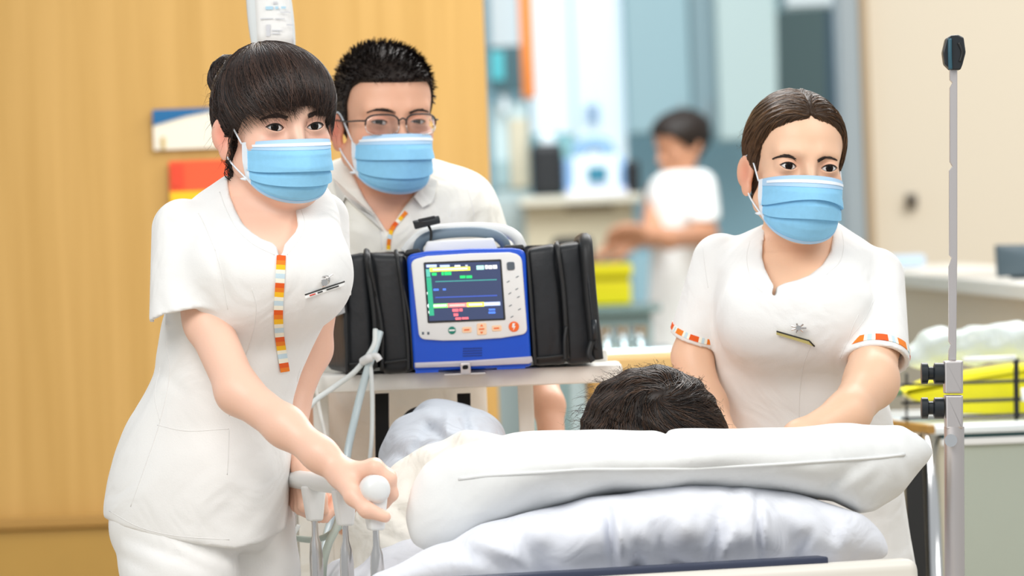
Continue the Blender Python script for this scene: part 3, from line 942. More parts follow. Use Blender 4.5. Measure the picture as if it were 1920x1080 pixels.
# fringe: falls from the crown over the forehead, ragged ends just above the brows
sk1 = lambda x: skull(x) - .0105
N = 2600; r_ = np.random.default_rng(5)
ang = R(1) * r_.uniform(-82, 84, N); el = r_.uniform(.2, 1.0, N)
fs = np.stack([.070 * np.sin(ang) * el, .03 - .085 * np.cos(ang) * el, .112 - .04 * el ** 2], 1).astype(np.float32)
for _ in range(4):
    fs[:, 2] -= (sk1(fs)) * .9
def flow_fringe(x):
    v = x - CROWN; v = v * np.array([1.05, 1.0, .3]); v[:, 2] -= .035
    v[:, 0] += .012
    return v / (np.linalg.norm(v, axis=1, keepdims=True) + 1e-6)
L = comb(H1, sk1, fs, flow_fringe, 26, .0062, .0016, .10, 6)
th = az(L.reshape(-1, 3)).reshape(N, -1)
zend = np.interp(th, [-90, -70, -52, -30, -12, 3, 14, 30, 50, 70, 90], [.006, .004, .004, .012, .018, .031, .026, .014, .004, -.026, -.035]) + r_.normal(0, .0055, (N, 1)) + .004 * np.sin(th / 4.0)
for i in range(N):                                   # stop each hair at its own length
    below = np.where(L[i, :, 2] < zend[i])[0]
    if len(below):
        k = max(below[0], 2); t = np.linspace(0, k, L.shape[1])
        L[i] = np.stack([np.interp(t, np.arange(L.shape[1]), L[i, :, j]) for j in range(3)], 1)
strand_obj('fringe', H1, L, hair1_o, M['hair_strand'], .0007, (.010, .006, .005), (.085, .046, .032), 6)
# loose hairs
ls = seeds_from(q, (q[:, 2] > -.03), 140, 8)
L = np.stack([ls + (ls - np.array([0, .01, .03])) * .16 * t ** 1.5 + np.array([0, .01, -.03]) * t * t + r_.normal(0, .004, ls.shape) * t for t in np.linspace(0, 1, 8)], 1)
strand_obj('loose_hairs', H1, L, hair1_o, M['hair_strand'], .00022, (.02, .014, .01), (.06, .04, .03), 9)
wis = np.array([[(-.076, -.030 + r_.normal(0, .004), .012), (-.079, -.022 + r_.normal(0, .005), -.015), (-.078, -.012 + r_.normal(0, .008), -.035 + r_.normal(0, .006)), (-.074 + r_.normal(0, .003), -.005 + r_.normal(0, .01), -.055 + r_.normal(0, .008))] for _ in range(16)], np.float32)
wis = np.array([smooth_line(w, 4) for w in wis])
strand_obj('side_wisps', H1, wis, hair1_o, M['hair_strand'], .00028, (.015, .01, .008), (.05, .03, .022), 10)
nape = np.array([[(-.046 + r_.normal(0, .007), .050 + r_.normal(0, .006), -.045), (-.048 + r_.normal(0, .006), .046 + r_.normal(0, .006), -.066), (-.044 + r_.normal(0, .006), .040 + r_.normal(0, .008), -.084 + r_.normal(0, .006)), (-.034 + r_.normal(0, .008), .028 + r_.normal(0, .010), -.094 + r_.normal(0, .006))] for _ in range(240)], np.float32)
nape = np.array([smooth_line(w, 4) for w in nape])
strand_obj('nape_hair', H1, nape, hair1_o, M['hair_strand'], .00045, (.015, .01, .008), (.06, .04, .03), 11)
# trousers and shoes
def trousers1(p):
    d = T1(p, .02, .05) + .012
    d = smax(d, p[:, 1] - CF(400, 950, 8.4)[1], .01)
    d = smax(d, CF(400, 1040, 8.4)[1] - p[:, 1], .01)
    cr = creases(p, [(330, 1010, 415, 1050, 10, .006), (300, 1030, 400, 1075, 10, .005), (240, 1010, 330, 1045, 9, .005), (220, 1040, 290, 1075, 9, .004), (430, 1030, 520, 1060, 12, .004)], 8.35)
    l1 = chain(p, [CF(318, 985, 8.42), CF(338, 1080, 8.39), CF(352, 1500, 8.38), CF(350, 1990, 8.44)], [.090, .080, .062, .062], .03)
    l2 = chain(p, [CF(448, 985, 8.50), CF(460, 1080, 8.50), CF(452, 1500, 8.50), CF(440, 1990, 8.56)], [.085, .076, .060, .060], .03)
    return smin(smin(d, l1, .012), l2, .006) + cr
def legs_box(a, b, y0, y1, d0, d1): return (np.array([CF(a, 0, 8.4)[0], CF(0, y1, 8.4)[1], d0]), np.array([CF(b, 0, 8.4)[0], CF(0, y0, 8.4)[1], d1]))
V, F = iso(trousers1, *legs_box(170, 600, 940, 2060, 8.2, 8.72), .006, relax=1)
obj('trousers', c2w(V), F, M['cloth'], nurse1)
def shoe(p, c, f):
    f = np.array(f, float) / np.linalg.norm(f); c = np.array(c)
    d = smin(rcone(p, c - f * .07, c + f * .10, .040, .036), rcone(p, c - f * .05 + (0, .05, 0), c - f * .04, .045, .042), .03)
    return smax(d, c[1] - .035 - p[:, 1], .004)
def shoes(parent, feet, f, d0):
    for x, y, d in feet:
        c = c2w(CF(x, y, d)); c[2] = .036
        cc = (c - ORG) @ AX.T
        V, F = iso(lambda p: shoe(p, cc, f), cc - .2, cc + .2, .008)
        W = c2w(V); W[:, 2] = np.maximum(W[:, 2], 0.001)
        obj('shoe', W, F, M['shoe'], parent)
shoes(nurse1, ((350, 2010, 8.42), (440, 2010, 8.54)), (.5, 0, -.8), 8.4)
# tunic details
OR, YE, WH, LB, DO = srgb(240, 130, 30)[:3], srgb(252, 195, 30)[:3], srgb(248, 244, 225)[:3], srgb(200, 222, 232)[:3], srgb(232, 92, 20)[:3]
stripe(B1, tunic1_o, 'placket_trim', [(527, 480), (525, 520), (522, 570), (522, 605), (526, 650), (533, 697)], 17,
       [(9, DO), (8, OR), (9, YE), (7, WH), (9, LB), (8, WH), (13, DO)][0:6], M['trim'], off=.0022)
for ln in ([(404, 470), (415, 510), (423, 560), (427, 580)], [(404, 470), (385, 425), (372, 400)], [(472, 540), (480, 580), (470, 640), (440, 720), (430, 780)],
           [(300, 690), (290, 740), (300, 790)], [(310, 640), (318, 700), (300, 790), (270, 880), (245, 950)], [(295, 797), (350, 808), (430, 804)], [(430, 804), (428, 860), (426, 890)],
           [(205, 958), (260, 988), (330, 1005), (430, 1012)], [(412, 360), (425, 395), (445, 430), (475, 458), (515, 478)], [(560, 380), (572, 420), (560, 450), (538, 478)], [(600, 640), (560, 700), (556, 780)]):
    seam(B1, tunic1_o, ln, M['seam'], .0009)
# name badge on the far breast
def badge(parent, bvh, a, b, hpx, m_edge, label):
    p0, n0 = hit(bvh, *a, .006); p1, n1 = hit(bvh, *b, .006)
    up = P(960, 500, 8.4) - P(960, 540, 8.4); up /= np.linalg.norm(up)
    n = -FWD
    h = hpx / S(8.4)
    bd = obj('badge', *hexa([p0 - up * h, p1 - up * h, p1 - up * h + FWD * .004, p0 - up * h + FWD * .004, p0, p1, p1 + FWD * .004, p0 + FWD * .004], .0008), M['paper'], parent)
    bd['label'] = label
    obj('badge_edge', *tube(np.array([p0, p1]), .0011, 6), m_edge, bd)
    return bd, p0, p1, up
bd, p0, p1, up = badge(tunic1_o, B1, (570, 550), (640, 527), 8, M['badge_black'], 'narrow white name badge with a black upper edge')
for t, w in ((.12, .14), (.32, .12), (.55, .3)):
    a = p0 + (p1 - p0) * t - up * .0035 - FWD * .0006; b = p0 + (p1 - p0) * (t + w) - up * .0035 - FWD * .0006
    obj('badge_print', *tube(np.array([a, b]), .0010, 5), M['red_print'] if t < .2 else M['badge_black'], bd)
c = (p0 + p1) / 2 + up * .010 - FWD * .004
mb = MB()
mb.add(*tube(smooth_line([c + RIGHT * -.012 + up * .001, c + RIGHT * -.004 + up * .006, c + RIGHT * .006 + up * .006, c + RIGHT * .004 - up * .004, c - RIGHT * .004 - up * .008], 5), .0016, 6))
mb.add(*tube(smooth_line([c + RIGHT * -.018 - up * .002, c + up * .003, c + RIGHT * .012 + up * .010], 5), .0014, 6))
mb.add(*tube(np.array([c - up * .002, c - up * .002 - FWD * .006]), .005, 10))
mb.build('badge_clip', M['steel'], bd)
# white wrist band on the far arm
a = CF(552, 752, 8.54); b = CF(547, 778, 8.53)
obj('wristband', *tube(c2w([a, b]), .0265, 16), M['mask_white'], nurse1)
# ---- right nurse
OFF2 = .10
def CG(x, y, d): return CF(x, y, d + OFF2)
D2 = 8.60
H2 = Head(1489, 316, 8.56 + OFF2, yaw=13, pitch=-1, roll=-3.0, scale=1.0, wx=.93, ex=.0318)
nurse2 = thing('person', 'woman in white tunic with parted brown hair, orange checked sleeve cuffs, behind the pillows', 'person', c2w(CG(1510, 2060, 8.72)) * (1, 1, 0))
T2 = Loft([(a, b, c, d + OFF2, e) for a, b, c, d, e in [(408, 1448, 1566, 8.64, .05), (425, 1425, 1580, 8.64, .07), (440, 1385, 1606, 8.64, .085), (462, 1345, 1640, 8.63, .10), (500, 1330, 1652, 8.62, .115), (560, 1328, 1654, 8.60, .126), (620, 1330, 1650, 8.60, .122),
           (700, 1342, 1652, 8.62, .118), (780, 1356, 1672, 8.64, .118), (850, 1352, 1684, 8.66, .128), (920, 1345, 1694, 8.68, .138), (1000, 1336, 1706, 8.69, .142), (1080, 1330, 1720, 8.70, .145), (1180, 1325, 1730, 8.70, .145)]])
NECK2 = [CG(x, y, 8.55)[:2] for x, y in ((1446, 400), (1436, 440), (1430, 462), (1428, 482), (1432, 504), (1439, 522), (1446, 536), (1441, 554), (1450, 555), (1453, 538), (1468, 531), (1492, 525), (1515, 516), (1540, 497), (1556, 472), (1562, 445), (1566, 400), (1566, 330), (1446, 330))]
CR2 = [(1345, 640, 1350, 520, 12, .004), (1660, 640, 1655, 540, 10, .0012), (1560, 640, 1650, 560, 26, -.002), (1400, 700, 1500, 640, 40, -.003), (1640, 560, 1610, 640, 8, .0009), (1662, 540, 1600, 610, 9, .0008),
       (1530, 690, 1480, 800, 30, .002), (1680, 960, 1690, 1080, 14, .004), (1655, 970, 1668, 1080, 9, .003), (1300, 560, 1330, 600, 9, .0010), (1290, 600, 1320, 575, 7, .0007)]
def SL2A(p): return rcone(p, CG(1352, 492, 8.62), CG(1297, 650, 8.60), .045, .0385)
def SL2B(p): return rcone(p, CG(1640, 520, 8.62), CG(1642, 730, 8.43), .046, .0540)
def tunic2_outer(p):
    d = T2(p)
    d = smin(d, ell(p, CG(1425, 600, 8.49), (.065, .062, .05)), .06)
    d = smin(d, ell(p, CG(1550, 600, 8.49), (.062, .062, .05)), .06)
    s1 = SL2A(p)
    s1 = np.maximum(s1, (p - CG(1292, 634, 8.60).astype(np.float32)) @ stack(-.30, -.93, .22))
    s1 = smax(s1, -rcone(p, CG(1312, 604, 8.60), CG(1298, 690, 8.60), .0260, .0320), .003)
    d = smin(d, s1, .014)
    s2 = SL2B(p)
    s2 = np.maximum(s2, (p - CG(1642, 680, 8.475).astype(np.float32)) @ stack(-.02, -.86, -.50))
    s2 = smax(s2, -rcone(p, CG(1641, 640, 8.51), CG(1643, 750, 8.415), .0405, .0485), .003)
    d = smin(d, s2, .010)
    return d + creases(p, CR2, 8.55)
def tunic2(p):
    d = tunic2_outer(p)
    d = smax(d, -poly2(p[:, :2], NECK2), .003)
    return d
bx = lambda a, b, y0, y1, d0, d1, D=8.6: (np.array([CG(a, 0, D)[0], CG(0, y1, D)[1], d0]), np.array([CG(b, 0, D)[0], CG(0, y0, D)[1], d1]))
V, F = iso(tunic2, *bx(1230, 1760, 395, 1160, 8.46, 9.00), .0032, relax=1, band=3.2)
Wt2 = c2w(V); tunic2_o = obj('tunic', Wt2, F, M['cloth'], nurse2); B2 = bvh_of(Wt2, F)
AR2 = [CG(1640, 520, 8.62), CG(1640, 640, 8.51), CG(1634, 715, 8.42), CG(1590, 775, 8.33), CG(1500, 822, 8.27), CG(1470, 850, 8.25)]
AL2 = [CG(1350, 500, 8.62), CG(1312, 608, 8.60), CG(1298, 668, 8.60), CG(1325, 760, 8.55), CG(1358, 830, 8.47), CG(1375, 870, 8.44)]
EO2 = (.0052, .0050)
def body2(p):
    d = face(H2.loc(p), .95, EO2, tilt=.06, ex=H2.ex) * .97
    nk = rcone(p, CG(1499, 380, 8.62), CG(1499, 520, 8.64), .045, .050)
    for a, b in (((1448, 410, 8.60), (1458, 552, 8.55)), ((1552, 412, 8.59), (1478, 552, 8.55))):
        nk = smin(nk, rcone(p, CG(*a), CG(*b), .010, .007), .03)
    d = smin(d, nk, .03)
    ch = T2(p, .03) + .013
    ch = smax(ch, CG(1500, 1000, 8.6)[1] - p[:, 1], .02)
    d = smin(d, ch, .035)
    d = smin(d, chain(p, AR2, [.037, .0375, .0385, .031, .024, .021], .02), .012)
    d = smin(d, chain(p, AL2, [.032, .0265, .0285, .029, .023, .020], .02), .012)
    d = smin(d, hand(p, AR2[-1], (-.8, -.45, -.3), (0, .6, -.8), (-.3, .5, .3), (25, 35, 25), sc=.9), .01)
    d = smin(d, hand(p, AL2[-1], (.35, -.75, -.5), (0, .5, -.8), (.5, .5, .3), (25, 35, 25), sc=.9), .01)
    return d
yc2 = CG(0, 470, 8.56)[1]
V, F = body_mesh(body2, [(np.array([H2.o[0] - .115, yc2 - .004, 8.52]), np.array([H2.o[0] + .115, H2.o[1] + .135, 8.82]), .0014),
                         (np.array([CG(1235, 0, 8.6)[0], CG(0, 1000, 8.4)[1], 8.16]), np.array([CG(1720, 0, 8.6)[0], yc2, 8.96]), .0034)])
SK2, RD2 = srgb(240, 196, 164), srgb(226, 140, 112)
Wb2 = c2w(V); body2_o = obj('body', Wb2, F, M['skin_tan'], nurse2, col=skin_colors(H2, V, SK2, RD2)); FB2 = bvh_of(Wb2, F)
make_eyes(H2, nurse2, (.22, .02, -1), M['iris'], M['eye_white'])
make_lashes(H2, nurse2, M['lash'], EO2, tilt=.06)
make_brows(FB2, nurse2, [[(1493, 299), (1480, 293), (1465, 292), (1449, 298)], [(1532, 302), (1545, 295), (1558, 295), (1569, 300)]], M['brow'], 170, 3.2)
make_mask(H2, nurse2, top=(-.014, -.022), bottom=(-.116, -.074), halfw=.0695, side_y=-.040, folds=((.35, .36), (.64, .26)))
def zh2(t):
    return np.interp(t, [-180, -130, -112, -97, -82, -70, -60, -45, -25, 0, 25, 45, 60, 70, 82, 97, 112, 130, 180],
                     [-.090, -.085, -.055, -.010, -.006, .008, .030, .052, .066, .074, .066, .050, .028, .002, -.022, -.03, -.055, -.085, -.09])
def hair2(q):
    d = hair_shell(q, zh2, .0065, .010)
    d = smin(d, ell(q, (0, .085, -.01), (.048, .030, .05)), .03)
    d = d + .004 * np.exp(-((q[:, 0] - .0) / .0035) ** 2) * (q[:, 2] > .06) * (q[:, 1] < .02)
    return d - .0006 * np.sin(q[:, 2] * 500 + q[:, 1] * 300) * np.sin(q[:, 0] * 130)
fh = lambda p: hair2(H2.loc(p)) * H2.s
V, F = iso(fh, H2.o - (.14, .15, .15), H2.o + (.14, .16, .16), .0024)
hair2_o = obj('hair', c2w(V), F, M['hair_brown'], nurse2)
q = H2.loc(V.astype(np.float32))
ok = (q[:, 2] > zh2(az(q)) + .002)
sd = seeds_from(q, ok, 5200, 21)
def flow2(x):
    sx = np.sign(x[:, 0:1] + 1e-6)
    v = np.concatenate([sx * .9 * (1 - np.clip(np.abs(x[:, 0:1]) / .075, 0, 1)) , .9 + 0 * sx, -.75 * np.clip(np.abs(x[:, 0:1]) / .05, 0, 1.3)], 1)
    return v
L = comb(H2, hair2, sd, flow2, 12, .0065, .0009, .10, 22)
strand_obj('hair_strands', H2, L, hair2_o, M['hair_strand'], .00055, (.040, .022, .012), (.20, .105, .05), 23)
lsd = seeds_from(q, (q[:, 2] > .02) & (q[:, 1] > 0), 90, 24)
L = np.stack([lsd + (lsd - np.array([0, .01, .03])) * .11 * t ** 1.5 + np.array([0, .015, -.02]) * t * t + rng.normal(0, .003, lsd.shape) * t for t in np.linspace(0, 1, 8)], 1)
strand_obj('loose_hairs', H2, L, hair2_o, M['hair_strand'], .0002, (.03, .02, .012), (.1, .06, .03), 25)
def trousers2(p):
    d = T2(p, .02, .05) + .012
    d = smax(smax(d, p[:, 1] - CG(0, 1090, 8.6)[1], .01), CG(0, 1180, 8.6)[1] - p[:, 1], .01)
    l1 = chain(p, [CG(1440, 1120, 8.70), CG(1445, 1550, 8.69), CG(1450, 2000, 8.74)], [.095, .066, .06], .03)
    l2 = chain(p, [CG(1610, 1120, 8.70), CG(1590, 1550, 8.69), CG(1575, 2000, 8.74)], [.095, .066, .06], .03)
    return smin(smin(d, l1, .012), l2, .006)
V, F = iso(trousers2, *bx(1290, 1760, 1080, 2080, 8.6, 9.05), .009, relax=1)
obj('trousers', c2w(V), F, M['cloth'], nurse2)
shoes(nurse2, ((1445, 2020, 8.70), (1580, 2020, 8.70)), (-.1, 0, -1), 8.6)
# orange checked bands on both cuffs
CB = [(22, DO), (7, WH), (7, LB), (6, WH), (24, OR), (6, WH), (8, LB), (6, WH)]
ring_trim(tunic2_o, 'cuff_trim', SL2B, CG(1642, 680, 8.475), (-.02, -.86, -.50), 0, .010, .023, CB, M['trim'])
ring_trim(tunic2_o, 'cuff_trim', SL2A, CG(1294, 634, 8.60), (-.30, -.93, .22), 0, .006, .014, CB, M['trim'])
for ln in ([(1406, 452), (1400, 480), (1404, 510), (1415, 535), (1430, 548)], [(1578, 432), (1582, 460), (1575, 490), (1550, 515)], [(1522, 645), (1508, 680), (1500, 730), (1498, 795)],
           [(1318, 462), (1322, 500), (1328, 540)], [(1575, 672), (1590, 640), (1620, 600), (1640, 560)], [(1590, 640), (1600, 610), (1610, 590)]):
    seam(B2, tunic2_o, ln, M['seam'], .0008)
p0, n0 = hit(B2, 1456, 620, .006); p1, n1 = hit(B2, 1517, 636, .006); p2, n2 = hit(B2, 1527, 646, .006)
up = UP
bd = obj('badge', *prism([p0, p1, p2, p2 - up * .001, p1 - up * .006, p0 - up * .005], [x + FWD * .003 for x in (p0, p1, p2, p2 - up * .001, p1 - up * .006, p0 - up * .005)]), M['badge_gold'], tunic2_o, smooth=False)
bd['label'] = 'narrow gold name badge tilted down to one side'
obj('badge_edge', *tube(np.array([p0, p1, p2]), .0013, 6), M['badge_black'], bd)
c = (p0 + p1) / 2 + up * .012 + RIGHT * .008 - FWD * .004
mb = MB()
for k in range(7):
    a = k / 7 * math.pi * 2
    mb.add(*tube(np.array([c, c + RIGHT * math.cos(a) * .012 + up * math.sin(a) * .007 - FWD * .003]), .0013, 6))
mb.add(*tube(np.array([c, c - FWD * .006]), .004, 8))
mb.build('badge_clip', M['steel'], bd)
# ---- man behind the trolley table
H3 = Head(720, 229, 9.24, yaw=18, pitch=2, roll=1.5, scale=1.0, ex=.0318)
man = thing('person', 'man with short black hair, glasses and open-necked white shirt behind the monitor', 'person', c2w(CF(740, 2100, 9.45)) * (1, 1, 0))
T3 = Loft([(290, 650, 790, 9.34, .06), (306, 610, 850, 9.34, .085), (325, 570, 890, 9.34, .10), (350, 545, 915, 9.33, .115), (390, 530, 932, 9.33, .125), (440, 528, 938, 9.33, .13), (520, 545, 930, 9.34, .125),
           (620, 565, 915, 9.37, .12), (720, 570, 912, 9.40, .125), (800, 566, 915, 9.42, .13), (900, 560, 920, 9.44, .135), (1000, 560, 920, 9.45, .14)])
VN = [CF(x, y, 9.24)[:2] for x, y in ((655, 285), (664, 330), (684, 372), (712, 412), (728, 438), (738, 420), (756, 392), (776, 366), (800, 330), (806, 285), (806, 240), (655, 240))]
CR3 = [(620, 320, 660, 470, 16, .003), (850, 330, 820, 470, 18, .003), (780, 400, 770, 470, 8, .002), (900, 380, 880, 470, 12, .004), (700, 420, 690, 470, 8, .002), (860, 300, 800, 330, 8, .002), (640, 380, 655, 470, 10, .003)]
def shirt3(p):
    d = T3(p)
    s1 = rcone(p, CF(868, 385, 9.36), CF(935, 560, 9.38), .052, .056)
    d = smin(d, np.maximum(s1, (p - CF(932, 550, 9.38).astype(np.float32)) @ stack(.36, -.93, 0)), .03)
    s2 = rcone(p, CF(575, 385, 9.36), CF(520, 560, 9.38), .060, .062)
    d = smin(d, np.maximum(s2, (p - CF(522, 550, 9.38).astype(np.float32)) @ stack(-.3, -.95, 0)), .03)
    d = smax(d, -poly2(p[:, :2], VN), .003)
    d = smax(d, CF(0, 990, 9.4)[1] - p[:, 1], .004)
    return d + creases(p, CR3, 9.22)
V, F = iso(shirt3, *bx(440, 1060, 280, 1000, 9.1, 9.64, 9.35), .0042, relax=1)
W3 = c2w(V); shirt_o = obj('shirt', W3, F, M['cloth_man'], man); B3 = bvh_of(W3, F)
EO3 = (.0036, .0036)
def body3(p):
    d = face(H3.loc(p), 1.06, EO3, tilt=.05, ex=H3.ex)
    nk = rcone(p, CF(727, 290, 9.30), CF(727, 410, 9.34), .058, .062)
    d = smin(d, nk, .03)
    ch = T3(p, .03) + .014
    d = smin(d, smax(ch, CF(0, 900, 9.4)[1] - p[:, 1], .02), .035)
    d = smin(d, chain(p, [CF(868, 390, 9.36), CF(935, 560, 9.38), CF(1000, 680, 9.36), CF(1029, 760, 9.28), CF(1036, 840, 9.22)], [.046, .042, .036, .0235, .022], .02), .012)
    d = smin(d, chain(p, [CF(575, 390, 9.36), CF(520, 560, 9.38), CF(528, 700, 9.30), CF(590, 850, 9.20)], [.05, .044, .040, .024], .02), .012)
    d = smin(d, hand(p, CF(1036, 838, 9.22), (.1, -.85, -.5), (.2, .5, -.8), (-.9, 0, -.2), (40, 60, 40)), .01)
    d = smin(d, hand(p, CF(590, 850, 9.20), (.3, -.8, -.4), (-.3, .4, -.8), (.9, 0, -.2), (40, 60, 40)), .01)
    return d
yc3 = CF(0, 395, 9.2)[1]
V, F = body_mesh(body3, [(np.array([H3.o[0] - .125, yc3 - .004, 9.08]), np.array([H3.o[0] + .125, H3.o[1] + .15, 9.40]), .0017),
                         (np.array([CF(440, 0, 9.3)[0], CF(0, 1010, 9.1)[1], 8.98]), np.array([CF(1110, 0, 9.3)[0], yc3, 9.64]), .0042)])
SK3, RD3 = srgb(230, 176, 146), srgb(222, 112, 92)
Wb3 = c2w(V); body3_o = obj('body', Wb3, F, M['skin_tan'], man, col=skin_colors(H3, V, SK3, RD3)); FB3 = bvh_of(Wb3, F)
make_eyes(H3, man, (.22, -.04, -1), M['iris'], M['eye_white'])
make_lashes(H3, man, M['lash'], EO3, tilt=.05, thick=.0009)
make_brows(FB3, man, [[(742, 212), (725, 207), (705, 205), (688, 211)], [(766, 212), (778, 207), (792, 205), (803, 210)]], M['brow'], 120, 2.8)
make_mask(H3, man, top=(-.019, -.026), bottom=(-.116, -.082), halfw=.0665, side_y=-.042, folds=((.42, .12), (.74, .10)))
def zh3(t):
    return np.interp(t, [-180, -135, -115, -100, -88, -76, -68, -58, -45, 0, 45, 58, 68, 76, 88, 100, 115, 135, 180],
                     [-.075, -.07, -.035, .008, -.018, -.010, .028, .054, .064, .063, .064, .052, .026, -.010, -.018, .008, -.035, -.07, -.075])
def hair3(q):
    d = hair_shell(q, zh3, .0050, .008)
    top = np.clip((q[:, 2] - .06) / .06, 0, 1)
    return d - .008 * top
fh = lambda p: hair3(H3.loc(p)) * H3.s
V, F = iso(fh, H3.o - (.14, .15, .15), H3.o + (.14, .17, .17), .003)
hair3_o = obj('hair', c2w(V), F, M['hair'], man)
q = H3.loc(V.astype(np.float32))
sd = seeds_from(q, q[:, 2] > zh3(az(q)) + .004, 4200, 31)
nrm = (sd - np.array([0, .014, .03])); nrm /= np.linalg.norm(nrm, axis=1, keepdims=True)
up_ = np.clip((sd[:, 2:3] - .02) / .08, 0, 1)
dirv = nrm * .8 + np.array([0, -.55, .25]) * up_ + np.array([0, .2, -.6]) * (1 - up_) + rng.normal(0, .22, sd.shape)
dirv /= np.linalg.norm(dirv, axis=1, keepdims=True)
ln = (.004 + .010 * up_) * rng.uniform(.6, 1.3, (len(sd), 1))
L = np.stack([sd - nrm * .004 + dirv * ln * t + np.array([0, -.004, -.002]) * t * t for t in np.linspace(0, 1.2, 6)], 1)
strand_obj('hair_strands', H3, L, hair3_o, M['hair_strand'], .0009, (.008, .006, .006), (.025, .018, .015), 32)
# glasses
g = thing('glasses', 'thin black half-rim glasses worn by the man', 'glasses', c2w(H3.cam((0, -.10, 0))))
def gl(pts, r, nm, m, par, n=6): return obj(nm, *tube(smooth_line(H3.world(pts), n), r, 8), m, par)
for sx in (-1, 1):
    lens = [(sx * (.0325 + .0265 * math.cos(a) * (abs(math.cos(a)) ** -.35 if abs(math.cos(a)) > .05 else 1)), -.1035 + .012 * ((.0325 + .0265 * math.cos(a)) / .06) ** 2, -.004 + .0165 * math.sin(a) * (abs(math.sin(a)) ** -.35 if abs(math.sin(a)) > .05 else 1)) for a in np.linspace(0, 2 * math.pi, 33)[:-1]]
    W = H3.world(lens)
    ln_ = obj('lens', *prism(list(W), list(W + H3.M[:, 1] @ AX * .0012)), mat('spectacle lens', (1, 1, 1, 1), .02, trans=1.0), g, smooth=False)
    rim = obj('rim', *tube(np.concatenate([W[0:17]]), .0014, 8), M['badge_black'], g)
    low = obj('lower_rim', *tube(np.concatenate([W[16:], W[:1]]), .0006, 8), M['steel'], g)
    gl([(sx * .060, -.093, .003), (sx * .068, -.075, .003), (sx * .0755, -.03, .002), (sx * .0785, .010, .004), (sx * .077, .022, -.006)], .0014, 'temple', M['badge_black'], g)
gl([(-.006, -.1035, .003), (0, -.106, .006), (.006, -.1035, .003)], .0013, 'bridge', M['badge_black'], g)
# shirt collar, placket
def collar(px):
    f = [hit(B3, x, y, .010)[0] for x, y in px]
    f2 = [p + FWD * .006 for p in f]
    return prism(f, f2, .002)
for px in ([(640, 283), (662, 300), (672, 340), (690, 372), (672, 392), (652, 372), (636, 400), (626, 340)], [(800, 335), (790, 352), (776, 372), (790, 392), (806, 384), (812, 372), (818, 345)]):
    obj('collar_flap', *collar(px), M['cloth_man'], shirt_o, angle=35)
stripe(B3, shirt_o, 'placket_trim', [(762, 398), (748, 414), (736, 430), (730, 448), (728, 470)], 7, [(12, OR), (8, YE), (6, WH), (9, DO), (9, OR), (8, YE), (8, LB)], M['trim'], off=.002)
for ln in ([(845, 318), (872, 345), (888, 400), (892, 460)], [(700, 400), (712, 430), (716, 468)], [(800, 300), (840, 312), (880, 330)]):
    seam(B3, shirt_o, ln, M['seam'], .0009)
def trousers3(p):
    l1 = chain(p, [CF(650, 950, 9.45), CF(650, 1450, 9.42), CF(650, 2020, 9.48)], [.11, .075, .065], .03)
    l2 = chain(p, [CF(830, 950, 9.45), CF(820, 1450, 9.42), CF(810, 2020, 9.48)], [.11, .075, .065], .03)
    return smin(l1, l2, .02)
V, F = iso(trousers3, *bx(500, 980, 830, 2110, 9.2, 9.66, 9.4), .009, relax=1)
obj('trousers', c2w(V), F, M['cloth_man'], man)
shoes(man, ((650, 2030, 9.42), (810, 2030, 9.42)), (0, 0, -1), 9.4)
# ---- nurse far off at the trolley
D4 = 20.5
H4 = Head(1278, 272, D4, yaw=-62, pitch=14, roll=0, scale=1.0)
nurse4 = thing('person', 'woman in white uniform standing with lowered head beside the ward desk', 'person', c2w(CF(1285, 1010, D4)) * (1, 1, 0))
T4 = Loft([(318, 1245, 1302, D4, .06), (335, 1222, 1328, D4, .10), (365, 1212, 1342, D4, .125), (420, 1215, 1340, D4, .13), (480, 1220, 1325, D4, .12), (560, 1215, 1335, D4, .14), (640, 1215, 1335, D4, .14), (680, 1218, 1332, D4, .14)])
def uni4(p):
    d = T4(p)
    s = rcone(p, CF(1312, 350, D4 - .08), CF(1322, 432, D4 - .16), .062, .062)
    s = np.maximum(s, (p - CF(1322, 415, D4 - .15).astype(np.float32)) @ stack(.1, -.99, 0))
    return smin(d, s, .03)
V, F = iso(uni4, *bx(1180, 1370, 300, 700, D4 - .4, D4 + .3, D4), .012, relax=1)
obj('tunic', c2w(V), F, M['cloth'], nurse4)
def body4(p):
    d = face(H4.loc(p))
    d = smin(d, rcone(p, CF(1278, 290, D4), CF(1272, 340, D4 + .02), .05, .055), .03)
    d = smin(d, chain(p, [CF(1315, 380, D4 - .12), CF(1322, 440, D4 - .16), CF(1255, 448, D4 - .34), CF(1215, 440, D4 - .40)], [.045, .042, .034, .026], .03), .01)
    d = smin(d, chain(p, [CF(1235, 360, D4 + .02), CF(1222, 440, D4 - .1), CF(1195, 452, D4 - .36)], [.045, .042, .026], .03), .02)
    d = smin(d, hand(p, CF(1215, 440, D4 - .40), (-.9, .1, -.2), (0, .8, -.5), (-.1, .6, -.6), (30, 30, 20)), .01)
    d = smin(d, hand(p, CF(1195, 452, D4 - .36), (-.9, -.1, -.2), (0, .8, -.5), (-.1, -.6, -.6), (30, 30, 20)), .01)
    return d
V, F = iso(body4, *bx(1110, 1370, 190, 500, D4 - .55, D4 + .2, D4), .007, relax=0)
obj('body', c2w(V), F, M['skin_tan'], nurse4, col=np.repeat([srgb(196, 140, 108)[:3]], len(V), 0))
def zh4(t): return np.interp(np.abs(t), [0, 40, 60, 80, 100, 120, 180], [.06, .05, .02, -.01, -.02, -.06, -.08])
V, F = iso(lambda p: smin(hair_shell(H4.loc(p), zh4, .017, .01), ell(H4.loc(p), (0, .10, .055), (.035, .03, .035)), .01), H4.o - .2, H4.o + .2, .007)
obj('hair', c2w(V), F, M['hair'], nurse4)
